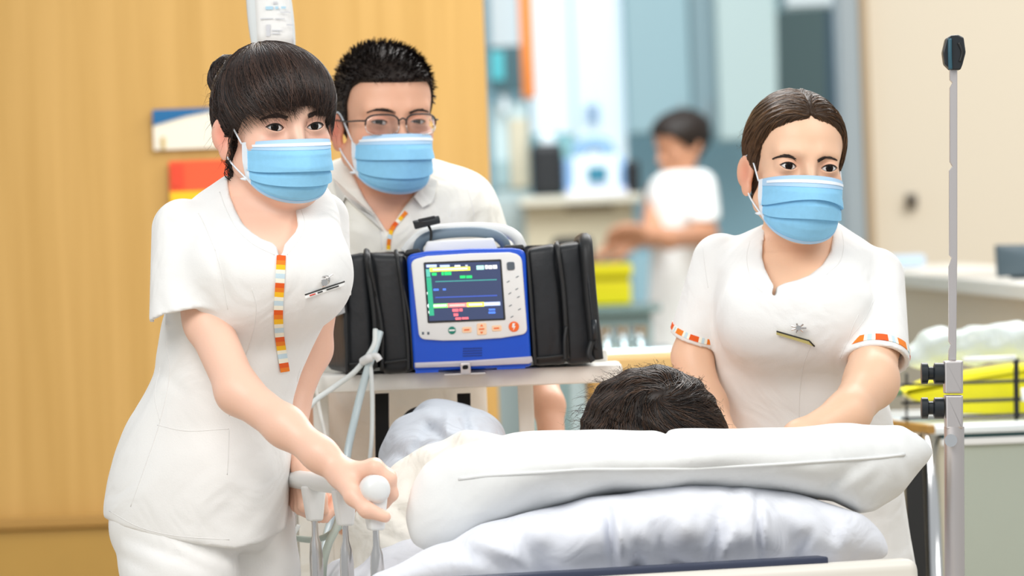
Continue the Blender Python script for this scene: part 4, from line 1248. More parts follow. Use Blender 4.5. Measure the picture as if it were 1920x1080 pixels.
def legs4(p):
    return smin(chain(p, [CF(1255, 640, D4), CF(1255, 1075, D4)], [.11, .07], .02), chain(p, [CF(1305, 640, D4), CF(1300, 1075, D4)], [.11, .07], .02), .02)
V, F = iso(legs4, *bx(1190, 1370, 570, 1095, D4 - .2, D4 + .2, D4), .015)
obj('trousers', c2w(V), F, M['cloth'], nurse4)
shoes(nurse4, ((1255, 1040, D4), (1300, 1040, D4)), (-.8, 0, -.5), D4)
# ------------------------------------------------------------------ bed, bedding, patient
TH = R(17)
BA = np.array([-math.sin(TH), math.cos(TH), 0]); BX = np.array([math.cos(TH), math.sin(TH), 0])    # bed: towards the feet, across
HC = P(1290, 1080, 7.93); HC[2] = 0
bed = thing('hospital_bed', 'white hospital bed with steel side rail posts, headboard towards the viewer', 'bed', HC + BA * .5)
def bp(x, y, z): return HC + BX * x + BA * y + np.array([0, 0, z])
def bbox(x0, x1, y0, y1, z0, z1, bevel=.01, seg=2):
    return hexa([bp(x0, y0, z0), bp(x1, y0, z0), bp(x1, y1, z0), bp(x0, y1, z0), bp(x0, y0, z1), bp(x1, y0, z1), bp(x1, y1, z1), bp(x0, y1, z1)], bevel, seg)
BL = 1.04
topz = P(1600, 1052, 8.0)[2]
hb_ = obj('headboard', *bbox(-.42, .335, -.03, .02, topz - .40, topz, .016, 4), M['cream'], bed, angle=40)
obj('headboard_strip', *bbox(-.40, .205, -.012, .030, topz - .002, topz + .009, .003), M['navy_strip'], hb_, angle=40)
obj('footboard', *bbox(-.38, .36, BL, BL + .04, topz - .40, topz - .1, .016, 3), M['cream'], bed, angle=40)
obj('frame', *bbox(-.36, .28, .02, BL, .48, .54, .008), M['steel_soft'], bed, angle=40)
obj('mattress', *bbox(-.36, .28, .035, BL, .54, .70, .035, 4), M['bedding'], bed, angle=60)
for x in (-.30, .22):
    for y in (.12, BL - .12):
        lg = obj('leg', *bbox(x - .025, x + .025, y - .025, y + .025, .07, .49, .006), M['steel_soft'], bed, angle=40)
        c = bp(x, y, .06)
        obj('caster', *tube(np.array([c - BX * .016, c + BX * .016]), .06, 18), M['black_plastic'], lg, angle=40)
# near side rail: round bar with a white end grip, sockets and steel posts
A0 = P(706, 918, 8.03)
RD = -BX * 0 + BA
def rail(t, z=0.0): return A0 + RD * t + np.array([0, 0, z])
sr = obj('side_rail', *tube(np.array([rail(.02), rail(.3), rail(.62)]), .0140, 16), M['white_plastic'], bed, angle=50)
obj('grip_end', *tube(np.array([rail(-.012), rail(-.008), rail(0), rail(.02), rail(.034)]), [.012, .0175, .0205, .0205, .016], 22), M['white_plastic'], sr, angle=60)
tx = [.012, .175, .345, .500]
for i, t in enumerate(tx):
    b = rail(t)
    lo = b - np.array([0, 0, .058])
    def ring(c, w, dp): return [c - BX * w - BA * dp, c + BX * w - BA * dp, c + BX * w + BA * dp, c - BX * w + BA * dp]
    sk = obj('post_socket', *hexa(ring(lo, .0105, .012) + ring(b - np.array([0, 0, .006]), .0165, .016), .004, 3), M['white_plastic'], sr, angle=50)
    if i == 0:
        dot = b - np.array([0, 0, .026]) - BA * .0165 - BX * 0
        obj('latch_mark', *tube(smooth_line([dot - RIGHT * .006 - FWD * .001, dot - UP * .003 - FWD * .001, dot + RIGHT * .006 - FWD * .001], 5), .0009, 6), M['steel_soft'], sk)
    L = np.array([lo + (0, 0, .012), lo - (0, 0, .005), lo - (0, 0, .022), lo - (0, 0, .034), lo - (0, 0, .055), lo - (0, 0, .25), lo - (0, 0, .46)])
    obj('rail_post', *tube(L, [.0045, .0045, .005, .0085, .0100, .0100, .0100], 16), M['steel'], sr, angle=60)
obj('lower_rail', *tube(np.array([rail(-.01, -.50), rail(.62, -.50)]), .012, 12), M['steel'], sr, angle=50)
obj('rail_pivot', *tube(np.array([rail(.3, -.50), rail(.3, -.50) + BX * .06]), .012, 12), M['steel'], sr, angle=50)
# pillows
def noise_fold(p, k, a):
    return a * (np.sin(p[:, 0] * k + 2.0 * np.sin(p[:, 1] * k * .7)) * np.sin(p[:, 1] * k * 1.3 + p[:, 2] * k) + .5 * np.sin(p[:, 0] * k * 2.1 + p[:, 1] * k * 1.7))
def blanket_curve(p, xs, ys, d0):
    X = p[:, 0] / p[:, 2] * FPX + 960
    return -(np.interp(X, xs, ys) - 540) / FPX * p[:, 2]
PU = [(760, 950, 985), (772, 910, 1020), (795, 872, 1034), (830, 850, 1034), (870, 834, 1022), (900, 824, 1010), (960, 812, 985), (1050, 806, 955), (1150, 806, 935), (1300, 806, 925), (1450, 800, 925), (1560, 795, 940), (1610, 795, 966), (1640, 795, 962), (1690, 797, 925), (1725, 817, 885), (1742, 830, 866), (1752, 840, 857)]
PU = np.array(PU, float)
UY = [(690, 1080, 1130), (760, 1050, 1120), (820, 1020, 1115), (900, 985, 1110), (1000, 958, 1100), (1100, 932, 1090), (1200, 916, 1080), (1300, 908, 1075), (1400, 908, 1068), (1480, 922, 1062), (1560, 945, 1056), (1620, 965, 1050), (1650, 995, 1048), (1665, 1020, 1046)]
UY = np.array(UY, float)
ker = np.hanning(9); ker /= ker.sum()
def dense(T, n=200):
    x = np.linspace(T[0, 0], T[-1, 0], n)
    out = [x]
    for i in (1, 2):
        y = np.interp(x, T[:, 0], T[:, i]); yp = np.concatenate([2 * y[0] - y[4:0:-1], y, 2 * y[-1] - y[-2:-6:-1]])
        out.append(np.convolve(yp, ker, 'valid'))
    return np.stack(out, 1)
PU, UY = dense(PU, 420), dense(UY)
def cushion(T, dc, hd, edge, wr, d0):
    """a cushion whose upper and lower outline follow a table; flat seam in the middle, filled in depth"""
    def f(p):
        X = p[:, 0] / p[:, 2] * FPX + 960
        top = -(np.interp(X, T[:, 0], T[:, 1]) - 540) / FPX * p[:, 2]
        bot = -(np.interp(X, T[:, 0], T[:, 2]) - 540) / FPX * p[:, 2]
        cy, ry = (top + bot) / 2, np.maximum((top - bot) / 2, .004)
        dcx = dc(X)
        rd = hd * np.clip(np.minimum((X - T[0, 0]), (T[-1, 0] - X)) / edge, .02, 1) ** .6
        v = np.abs(p[:, 1] - cy) / ry; w = np.abs(p[:, 2] - dcx) / rd
        k0 = (v ** 1.9 + w ** 2.1) ** .5
        d = (k0 - 1) * np.minimum(ry, rd) * .75
        d = smax(d, (X - T[-1, 0]) / FPX * d0, .01); d = smax(d, (T[0, 0] - X) / FPX * d0, .01)
        return d + wr(p, X, 540 - p[:, 1] / p[:, 2] * FPX)
    return f
def wr_u(p, X, Y):
    return creases(p, [(1640, 860, 1560, 900, 16, .004), (1600, 930, 1660, 880, 14, .003), (1530, 915, 1580, 900, 10, .003), (1240, 812, 1265, 826, 9, .006), (1400, 850, 1500, 840, 30, .002), (900, 900, 1100, 860, 40, -.003), (1680, 830, 1700, 880, 9, .002),
                       (1620, 800, 1700, 830, 14, .003), (980, 950, 1060, 900, 22, .003), (860, 940, 900, 880, 18, .003), (1300, 900, 1420, 880, 26, .002)], 8.0) + noise_fold(p, 26, .0012)
pil = cushion(PU, lambda X: 8.16 + (X - 1290) / FPX * 8.1 * math.tan(TH) * .6, .155, 300, wr_u, 8.1)
lo_ = np.array([CF(735, 0, 8.1)[0], CF(0, 1065, 8.1)[1], 7.85]); hi_ = np.array([CF(1775, 0, 8.1)[0], CF(0, 780, 8.1)[1], 8.50])
V, F = iso(pil, lo_, hi_, .0045, relax=2)
Wp = c2w(V)
pu = tag(obj('pillow', Wp, F, M['pillow'], None), 'soft white pillow on top, with a pointed corner, under the dark-haired head', 'pillow')
BP = bvh_of(Wp, F)
sm = lambda X: np.interp(X, [815, 900, 1100, 1300, 1500, 1650, 1745], [905, 893, 880, 879, 868, 858, 846])
seam(BP, pu, [(x, float(sm(x))) for x in range(860, 1740, 44)], M['pillow'], .0022, 'piping', .0006, 4)
def wr_l(p, X, Y):
    L = [(1140, 960, 1150, 1060, 9, .010), (1155, 950, 1170, 1060, 14, -.006), (1195, 1030, 1190, 1075, 16, .010), (1230, 950, 1245, 1040, 16, .005), (1350, 960, 1330, 1060, 14, .008), (1375, 1000, 1350, 1060, 12, -.004), (1420, 930, 1425, 1060, 7, .007), (1460, 960, 1500, 1050, 22, .007),
         (1540, 960, 1590, 1040, 14, .005), (960, 1000, 1040, 1075, 20, .006), (900, 1040, 980, 1080, 16, .005), (1060, 980, 1020, 1060, 30, .005), (1290, 930, 1280, 1040, 24, -.005), (1240, 1040, 1300, 1070, 14, .008), (1520, 1000, 1480, 1050, 12, .006), (1370, 920, 1400, 980, 14, .004), (1590, 980, 1570, 1050, 16, -.004), (850, 1020, 920, 1060, 18, .005)]
    return creases(p, L, 7.98) + noise_fold(p, 30, .0014)
lowp = cushion(UY, lambda X: 8.10 + (X - 1290) / FPX * 8.1 * math.tan(TH) * .8, .125, 240, wr_l, 8.05)
lo_ = np.array([CF(680, 0, 8.1)[0], CF(0, 1145, 8.1)[1], 7.78]); hi_ = np.array([CF(1690, 0, 8.1)[0], CF(0, 890, 8.1)[1], 8.42])
V, F = iso(lowp, lo_, hi_, .0042, relax=1)
Wl = c2w(V)
pl_ = tag(obj('pillow', Wl, F, M['bedding'], None), 'creased bluish white pillow underneath, resting behind the headboard', 'pillow')
# under-sheet that rises to the raised back of the bed
def sheet_f(p):
    w = p @ AX.astype(np.float32) + ORG.astype(np.float32)
    r_ = w - HC.astype(np.float32)
    x = r_ @ BX.astype(np.float32); y = r_ @ BA.astype(np.float32); z = w[:, 2]
    h = np.interp(y, [0, .06, .25, .45, .62, .85, 1.1], [.76, .78, .82, .84, .82, .78, .74]).astype(np.float32)
    h = h - .035 * np.clip((np.abs(x + .04) - .18) / .16, 0, 1.2) ** 2
    d = smax(z - h, np.abs(x + .04) - .315, .05); d = smax(d, np.abs(y - .54) - .49, .04); d = smax(d, .60 - z, .01)
    return d * .8 + noise_fold(p, 21, .004) + noise_fold(p, 43, .0015)
cc = (bp(0, .55, .72) - ORG) @ AX.T
V, F = iso(sheet_f, cc - (.56, .3, .65), cc + (.56, .3, .65), .007, relax=1)
tag(obj('sheet', c2w(V), F, M['bedding'], None), 'rumpled white sheet over the raised mattress by the side rail', 'sheet')
# cream folded cloth that spills over the near side of the bed
def spill_f(p):
    d = chain(p, [CF(748, 1010, 8.38), CF(790, 950, 8.38), CF(845, 905, 8.36), CF(895, 872, 8.35), (CF(960, 852, 8.34))], [.055, .058, .052, .036, .022], .05)
    d = smin(d, chain(p, [CF(735, 1060, 8.34), CF(735, 1020, 8.36), CF(770, 1100, 8.30)], [.055, .055, .06], .05), .04)
    d = d + creases(p, [(740, 950, 810, 1000, 10, .012), (700, 990, 790, 1040, 12, .011), (800, 900, 860, 950, 10, .005), (680, 1040, 760, 1075, 10, .006), (760, 930, 780, 880, 8, .005), (640, 1060, 700, 1000, 9, .006)], 8.15)
    return d + noise_fold(p, 40, .0025)
V, F = iso(spill_f, np.array([CF(590, 0, 8.2)[0], CF(0, 1160, 8.2)[1], 8.16]), np.array([CF(1010, 0, 8.2)[0], CF(0, 820, 8.2)[1], 8.50]), .0042, relax=1)
tag(obj('towel', c2w(V), F, M['cloth_warm'], None), 'cream cloth bunched between the rail grip and the pillows', 'cloth')
# patient
pat = thing('person', 'patient lying in bed with only the dark hair showing above the pillow', 'person', HC + BA * .5 + np.array([0, 0, .0]))
HP = Head(1224, 862, 8.50, yaw=8, pitch=-80, roll=4, scale=1.0)
def body5(p):
    w = p @ AX.astype(np.float32) + ORG.astype(np.float32)
    d = face(HP.loc(p))
    sh = (bp(.05, .70, .86) - ORG) @ AX.T; hp = (bp(.0, .90, .82) - ORG) @ AX.T
    nk = (bp(.05, .60, .90) - ORG) @ AX.T
    d = smin(d, rcone(p, nk, sh, .05, .07), .03)
    d = smin(d, rcone(p, sh, hp, .09, .09), .08)
    for sx in (-1, 1):
        s2 = (bp(sx * .12 + .05, .70, .84) - ORG) @ AX.T; h2 = (bp(sx * .07 - .04, .90, .82) - ORG) @ AX.T
        d = smin(d, rcone(p, s2, h2, .06, .08), .08)
        kn = CF(838 + sx * 22, 855, 8.80); ft = CF(838 + sx * 24, 960, 8.92)
        d = smin(d, chain(p, [h2, kn, ft], [.07, .035, .03], .03), .03)
        el = (bp(sx * .17 + .04, .82, .80) - ORG) @ AX.T; ha = (bp(sx * .08 + .02, .92, .80) - ORG) @ AX.T
        d = smin(d, chain(p, [s2, el, ha], [.04, .034, .024], .02), .02)
    return d
V, F = iso(body5, *(lambda c: (c - (.52, .28, .62), c + (.52, .36, .62)))((bp(-.05, .85, .90) - ORG) @ AX.T), .007)
obj('body', c2w(V), F, M['skin_tan'], pat, col=np.repeat([srgb(226, 180, 150)[:3]], len(V), 0))
HPC = CF(1224, 808, 8.36)
def hair5(p):
    q = p - HPC.astype(np.float32)
    d = ell(q, (0, 0, .02), (.103, .094, .10))
    d = smin(d, ell(q, (.035, -.012, -.01), (.068, .075, .08)), .02)
    d = smin(d, ell(q, (-.055, -.025, -.02), (.050, .058, .07)), .02)
    return d - .003 * np.sin(q[:, 0] * 90 + 3 * np.sin(q[:, 1] * 50)) * np.sin(q[:, 1] * 120 + q[:, 0] * 40)
class Id:                                            # the patient's hair is worked out in camera axes
    s = 1.0
    def loc(s, p): return p - HPC.astype(np.float32)
    def cam(s, q): return np.asarray(q) + HPC
    def world(s, q): return c2w(s.cam(q))
HI = Id()
V, F = iso(hair5, HPC - (.13, .12, .14), HPC + (.13, .12, .15), .0026)
hair5_o = obj('hair', c2w(V), F, M['hair'], pat)
q = HI.loc(V.astype(np.float32)); h5 = lambda x: hair5(x + HPC.astype(np.float32))
WHORL = np.array([.005, .055, -.075], np.float32)
sd = seeds_from(q, (q[:, 1] > -.06) & (q[:, 2] < .07), 4800, 51)
def flow5(x):
    v = x - WHORL
    n_ = np.linalg.norm(v, axis=1, keepdims=True) + .01
    sw = np.cross(v, np.array([0, .5, -1.0])) * .9
    return v / n_ + sw / n_ + np.array([0, -.55, 0])
L = comb(HI, h5, sd, flow5, 12, .0075, .0014, .22, 52, .1)
strand_obj('hair_strands', HI, L, hair5_o, M['hair_strand'], .00065, (.012, .009, .008), (.085, .045, .026), 53)
lsd = seeds_from(q, (q[:, 1] > .0), 300, 54)
L = np.stack([lsd + (lsd) * .22 * t ** 1.4 + np.array([-.01, -.012, 0]) * t * t + rng.normal(0, .004, lsd.shape) * t for t in np.linspace(0, 1, 8)], 1)
strand_obj('loose_hairs', HI, L, hair5_o, M['hair_strand'], .00028, (.02, .014, .01), (.08, .05, .03), 55)
# grey blanket over the raised knees
def blan(p):
    d = chain(p, [CF(800, 930, 8.62), CF(802, 855, 8.74), CF(812, 808, 8.84), CF(862, 794, 8.92)], [.072, .060, .034, .027], .05)
    d = smin(d, chain(p, [CF(862, 900, 8.64), CF(868, 845, 8.78), CF(864, 802, 8.88)], [.082, .056, .032], .05), .04)
    d = smin(d, rcone(p, CF(770, 990, 8.58), CF(798, 870, 8.7), .055, .045), .05)
    return d + creases(p, [(800, 795, 880, 860, 9, .011), (780, 840, 860, 900, 10, .008), (868, 775, 885, 850, 7, .011), (825, 780, 755, 880, 10, .009), (905, 810, 860, 880, 8, .008), (750, 850, 800, 900, 8, .008), (840, 775, 835, 830, 7, -.007), (730, 900, 790, 860, 9, .008), (890, 850, 930, 830, 8, .006)], 8.7) + noise_fold(p, 36, .003)
V, F = iso(blan, np.array([CF(660, 0, 8.7)[0], CF(0, 1060, 8.7)[1], 8.44]), np.array([CF(980, 0, 8.7)[0], CF(0, 740, 8.7)[1], 9.02]), .005, relax=1)
tag(obj('blanket', c2w(V), F, M['blanket'], None), 'grey blanket raised over the knees below the trolley table', 'blanket')
# ------------------------------------------------------------------ trolley table with the patient monitor
DT = 8.98
z_t = P(865, 694, DT)[2]
xL, xR = P(565, 707, DT)[0], P(1167, 683, DT)[0]
tr = thing('trolley_table', 'ivory tray table on thin posts carrying the monitor bag', 'table', ((xL + xR) / 2, DT + .10, 0))
th_ = 34 / S(DT)
obj('tray', *wb(xL, xR, DT, DT + .215, z_t - th_, z_t, .006), M['ivory'], tr, angle=40)
obj('rear_lip', *wb(xL + .012, xR - .02, DT + .19, DT + .215, z_t - .001, z_t + .019, .004), M['ivory'], tr, angle=40)
obj('end_lip', *wb(xL, xL + .012, DT + .02, DT + .215, z_t - .001, z_t + .010, .003), M['ivory'], tr, angle=40)
for px in (602, 987):
    x = P(px, 780, DT + .12)[0]
    obj('post', *wb(x - .0125, x + .0125, DT + .11, DT + .135, .10, z_t - th_ + .002, .004), M['ivory'], tr, angle=40)
obj('foot_bar', *wb(xL + .05, xR - .05, DT + .10, DT + .15, .07, .11, .006), M['ivory'], tr, angle=40)
for px in (602, 987):
    x = P(px, 780, DT + .12)[0]
    for dy in (-.04, .19):
        obj('caster', *tube(np.array([[x - .012, DT + .1 + dy, .036], [x + .012, DT + .1 + dy, .036]]), .036, 14), M['black_plastic'], tr, angle=40)
    obj('foot', *wb(x - .015, x + .015, DT + .04, DT + .31, .045, .075, .005), M['ivory'], tr, angle=40)
for (a, b, y1) in ((703, 729, 905), (857, 882, 800)):
    q = [P(a, 738, DT + .05), P(b, 737, DT + .05), P(b + 1, y1, DT + .05), P(a + 1, y1, DT + .05)]
    obj('strap', *prism(q, [p + FWD * .004 for p in q]), M['bag_void'], tr, smooth=False)
mb = MB()
mb.add(*prism_px(rrect([(863, 681), (882, 680), (883, 701), (864, 702)], 3), 8.934, .004, .0008))
lt = mb.build('latch', M['steel_soft'], tr, angle=40)
obj('latch_slot', *prism_px(rrect([(867, 685), (878, 684), (878, 692), (867, 693)], 4), 8.9325, .0014), M['bag_void'], lt, smooth=False)
obj('latch_plate', *prism_px([(833, 701), (910, 698), (910, 701), (833, 704)], 8.936, .045), M['steel_soft'], lt, smooth=False)
# ---- monitor
DM = 8.945
mo = thing('patient_monitor', 'blue and white portable patient monitor with lit screen and grey carry handle', 'monitor', (P(880, 690, DM + .05)[0], DM + .06, z_t))
case = obj('casing', *prism_px(rrect([(762, 478), (800, 471), (880, 466), (960, 465), (985, 468), (997, 688), (776, 697)], [14, 0, 0, 0, 14, 10, 10]), DM, .15, .006, 3), M['blue'], mo, angle=50)
fp = obj('front_panel', *prism_px(rrect([(770, 488), (800, 480), (880, 475), (955, 473), (978, 478), (989, 626), (940, 634), (880, 638), (830, 639), (786, 636)], [12, 0, 0, 0, 14, 12, 0, 0, 0, 12]), DM - .0045, .006, .002, 2), M['white_plastic'], mo, angle=50)
obj('bezel', *prism_px(rrect([(794, 492), (940, 486), (948, 600), (802, 606)], 3), DM - .0055, .003), M['badge_black'], fp, smooth=False)
scr = obj('screen', *prism_px([(797, 495), (937, 490), (944, 597), (805, 602)], DM - .0062, .001), mat('screen glass', srgb(52, 62, 92), .12, emit=(.030, .040, .085, 1.0)), fp, smooth=False)
def Zp(x, y): return (780 + x / 4.152, 460 + y / 4.152)
W_, GR, YL, RD_, BL_, LBl = (.95, .97, 1), (.02, .62, .16), (.95, .92, .10), (.90, .16, .20), (.08, .22, .85), (.50, .62, .95)
bars = [(105, 176, 420, 206, YL), (130, 183, 400, 196, (1, 1, .72)), (80, 152, 160, 172, LBl), (185, 154, 262, 170, LBl), (300, 154, 345, 168, (.7, .75, .9)), (383, 152, 402, 164, (.5, .55, .7)), (470, 158, 528, 190, (.45, .85, .78)), (537, 155, 558, 184, W_), (563, 156, 592, 184, W_), (597, 154, 630, 182, W_),
        (122, 214, 160, 236, GR), (197, 208, 216, 234, GR), (220, 207, 274, 233, GR), (341, 236, 384, 258, GR), (390, 235, 436, 257, GR), (150, 279, 628, 287, (.06, .30, .28)), (135, 338, 176, 354, BL_), (208, 336, 232, 351, BL_), (150, 402, 632, 411, (.05, .10, .45)),
        (126, 456, 245, 490, (.20, .80, .15)), (135, 462, 238, 480, (.85, 1, .75)), (245, 452, 395, 484, (.92, .26, .25)), (260, 462, 380, 474, (1, .55, .5)), (395, 446, 530, 480, YL), (410, 454, 515, 470, (1, 1, .75)), (530, 443, 655, 472, LBl), (545, 450, 640, 462, (.85, .9, 1)),
        (282, 494, 330, 518, RD_), (336, 492, 362, 514, RD_), (292, 530, 328, 552, RD_), (306, 562, 350, 580, RD_), (356, 560, 408, 577, RD_), (566, 494, 616, 508, BL_), (564, 516, 618, 532, BL_),
        (76, 186, 108, 246, (.10, .45, .36)), (80, 250, 118, 548, (.03, .36, .20))]
V, F, C = [], [], []
for x0, y0, x1, y1, c in bars:
    sh = -(x1 - x0) * .034
    q = [P(*Zp(x0, y0), DM - .0065), P(*Zp(x1, y0 + sh), DM - .0065), P(*Zp(x1 + .09 * (y1 - y0) * .9, y1 + sh), DM - .0065), P(*Zp(x0 + .09 * (y1 - y0) * .9, y1), DM - .0065)]
    F.append([len(V) + i for i in range(4)]); V += [p - FWD * .00002 * len(F) for p in q]; C += [c] * 4
for x, y, r_ in ((98, 270, 17), (100, 315, 14), (105, 372, 21), (110, 420, 14), (110, 470, 22), (116, 520, 20)):
    n0 = len(V)
    for k in range(14):
        a = 2 * math.pi * k / 14
        V.append(P(*Zp(x + r_ * math.cos(a), y + r_ * .9 * math.sin(a)), DM - .0072)); C.append(W_)
    F.append([n0 + k for k in range(14)])
so = obj('screen_graphics', np.array(V), F, mat('screen picture', (1, 1, 1, 1), .3, attr='Col', emit=(1, 1, 1, .75)), scr, smooth=False, col=np.array(C))
so['kind'] = 'stuff'
def disc(par, nm, cx, cy, r, m, d=.0062, n=20, ry=None):
    pts = [(cx + r * math.cos(2 * math.pi * k / n), cy - (ry or r) * math.sin(2 * math.pi * k / n)) for k in range(n)]
    return obj(nm, *prism_px(pts, DM - d, .003, .0006, 1), m, par, angle=40)
OB = mat('orange key', srgb(244, 110, 40), .4); PB = mat('peach key', srgb(252, 214, 176), .4); GB = mat('green key', srgb(20, 130, 110), .4); KB = mat('slate key', srgb(88, 98, 108), .4)
b1 = disc(fp, 'green_button', 847.5, 619.5, 7.2, GB)
obj('button_mark', *prism_px([(842, 618), (853, 617.5), (853, 620.5), (842, 621)], DM - .0066, .0006), M['paper'], b1, smooth=False)
b2 = disc(fp, 'orange_button', 963.5, 612.5, 9.8, OB)
obj('button_mark', *prism_px([(961, 606), (966, 606), (964, 611), (967, 611), (962, 620), (963, 614), (960, 614)], DM - .0066, .0006), M['paper'], b2, smooth=False)
for (a, b, c, d_) in ((866, 613, 884, 624), (894, 606, 912, 628), (922, 610, 940, 621)):
    k = obj('soft_key', *prism_px(rrect([(a, b + .4), (c, b - .4), (c + .6, d_ - .4), (a + .6, d_ + .4)], 3), DM - .0058, .003, .0006, 1), PB, fp, angle=40)
    if b == 606:
        for s_ in (-1, 1):
            obj('key_arrow', *prism_px([(900, 617 + s_ * 5), (906, 617 + s_ * 5), (903, 617 + s_ * 9)][::s_], DM - .0064, .0006), OB, k, smooth=False)
    obj('key_print', *prism_px([(a + 4, (b + d_) / 2 - 1), (c - 4, (b + d_) / 2 - 1.6), (c - 4, (b + d_) / 2 + 1), (a + 4, (b + d_) / 2 + 1.6)], DM - .0064, .0006), OB, k, smooth=False)
obj('alarm_key', *prism_px(rrect([(950, 491.5), (964.5, 490.8), (965.5, 506), (951, 507)], 4), DM - .0062, .003, .0006, 1), KB, fp, angle=40)
for (x, y) in ((953, 528), (970, 519), (956, 550), (969, 542), (957, 573), (972, 557), (974, 580), (960, 594)):
    obj('panel_mark', *prism_px([(x - 3, y + 1), (x + 2, y - 2), (x + 3, y - 1), (x - 2, y + 2)], DM - .0052, .0008), KB, fp, smooth=False)
for (x, y) in ((793, 625), (803, 625)):
    obj('panel_mark', *prism_px([(x - 2, y - 2.5), (x + 2, y - 2.6), (x + 2.2, y + 2.4), (x - 1.8, y + 2.5)], DM - .0052, .0008), KB, fp, smooth=False)
for k in range(4):
    y = 652.5 + k * 4.6
    obj('speaker_slot', *prism_px([(868, y + .6), (904, y - .6), (904, y + .8), (868, y + 2)], DM - .0012, .003), mat('deep blue slot', (.003, .03, .22, 1), .5), case, smooth=False)
obj('base_band', *prism_px(rrect([(777, 680), (880, 676), (997, 668), (999, 678), (992, 682), (880, 687), (778, 690)], 2), DM - .004, .05, .002), mat('lilac grey band', (.56, .54, .60, 1), .4), mo, angle=40)
for a, b in ((779, 822), (932, 985)):
    obj('foot', *prism_px([(a, 690 - (a - 779) * .03), (b, 689 - (b - 779) * .03), (b, 700 - (b - 779) * .045), (a, 700 - (a - 779) * .045)], DM + .002, .12), M['blue'], mo, smooth=False)
# carry handle: grey bar under a white hoop
hoop = [(760, 474, DM + .10), (775, 455, DM + .10), (800, 437, DM + .10), (840, 430, DM + .10), (900, 428, DM + .10), (945, 433, DM + .10), (968, 446, DM + .10), (978, 466, DM + .10)]
obj('handle_hoop', *tube_px(hoop, .0095, 14), M['white_plastic'], mo)
hd = [(783, 470, DM + .075), (788, 455, DM + .07), (806, 443, DM + .065), (840, 437, DM + .062), (890, 435, DM + .062), (925, 440, DM + .065), (943, 452, DM + .07), (950, 466, DM + .075)]
obj('handle', *tube_px(hd, .0085, 14), M['grey_handle'], mo)
obj('printer_lid', *prism_px(rrect([(800, 452), (925, 446), (934, 470), (792, 478)], 5), DM + .03, .06, .004), M['white_plastic'], mo, angle=40)
for a, b, y in ((756, 790, 468), (940, 985, 460)):
    obj('handle_cap', *prism_px(rrect([(a, y + 12), (a + 6, y), (b - 4, y - 2), (b, y + 9)], 3), DM + .012, .09, .003), M['bag_edge'], mo, angle=40)
# small black clip-on device with cord on the handle
cl = thing('sensor_clip', 'small black sensor block tied to the monitor handle with a cord', 'sensor', P(800, 432, DM + .05))
obj('block', *prism_px(rrect([(773, 414), (823, 404), (826, 418), (778, 430)], 2.5), DM + .035, .028, .002, 2), M['black_plastic'], cl, angle=40)
obj('block_top', *prism_px(rrect([(783, 411), (815, 404), (816, 409), (786, 416)], 2), DM + .0335, .02, .001, 1), M['bag_edge'], cl, angle=40)
obj('cord', *tube_px([(804, 424, DM + .05), (808, 434, DM + .048), (808, 446, DM + .05), (806, 456, DM + .05)], .0022, 8), M['bag_edge'], cl)
# ---- black soft bag round the monitor
bg = thing('equipment_bag', 'black soft bag with side pouches and zips around the monitor', 'bag', (P(870, 690, DM + .1)[0] , DM + .12, z_t))
def pouch(nm, f, b, bev=.012, m='bag'):
    """front quad and back quad in pixels + depth: top-left, top-right, bottom-right, bottom-left"""
    fq = [P(*p) for p in f]; bq = [P(*p) for p in b]
    V, F = hexa([fq[3], fq[2], bq[2], bq[3], fq[0], fq[1], bq[1], bq[0]], bev, 3)
    bm = bmesh.new(); vs = [bm.verts.new(tuple(v)) for v in V]; [bm.faces.new([vs[i] for i in ff]) for ff in F]
    bmesh.ops.subdivide_edges(bm, edges=[e for e in bm.edges if e.calc_length() > .03], cuts=5, use_grid_fill=True)
    bm.normal_update()
    c = np.mean([fq, bq], axis=(0, 1))
    for v in bm.verts:
        q = np.array(v.co)
        w = .0016 * math.sin(q[0] * 65 + q[2] * 40) * math.sin(q[2] * 38 + q[0] * 20)
        v.co += v.normal * w
    r = bm_arrays(bm); bm.free()
    return obj(nm, *r, M[m], bg)
zb = z_t + .002
pouch('pouch', [(640, 479, 8.965), (688, 473, 8.955), (706, 698, 8.955), (650, 704, 8.96)], [(618, 482, 9.12), (690, 472, 9.14), (706, 690, 9.14), (612, 694, 9.12)])
pouch('pouch', [(690, 475, 8.96), (760, 476, 8.955), (779, 698, 8.955), (716, 701, 8.96)], [(690, 474, 9.14), (762, 474, 9.14), (778, 690, 9.14), (712, 692, 9.14)])
pouch('pouch', [(983, 465, 8.955), (1044, 459, 8.955), (1064, 683, 8.955), (998, 688, 8.955)], [(985, 463, 9.14), (1044, 457, 9.14), (1062, 678, 9.14), (996, 682, 9.14)])
pouch('pouch', [(1042, 462, 8.960), (1092, 453, 8.965), (1118, 680, 8.96), (1062, 683, 8.955)], [(1044, 459, 9.14), (1092, 449, 9.14), (1112, 672, 9.14), (1062, 678, 9.14)], .01)
obj('back_panel', *prism_px([(690, 474), (1090, 456), (1110, 672), (700, 690)], 9.145, .012), M['bag'], bg, smooth=False)
def piece(nm, pts, r, m='bag_edge', k=10): return obj(nm, *tube_px(pts, r, k), M[m], bg)
piece('end_gusset', [(1088, 452, 9.12), (1096, 449, 9.02), (1099, 460, 8.965), (1105, 540, 8.957), (1114, 630, 8.955), (1119, 674, 8.957)], .0108)
piece('zip', [(1044, 457, 9.12), (1043, 458, 8.99), (1046, 470, 8.953), (1056, 540, 8.952), (1061, 610, 8.952), (1064, 672, 8.953)], .0042)
piece('zip', [(1098, 470, 8.955), (1106, 545, 8.947), (1113, 610, 8.945), (1117, 655, 8.946)], .0030, 'bag')
piece('zip_pull', [(1062, 612, 8.948), (1059, 640, 8.944), (1060, 676, 8.944)], .0034)
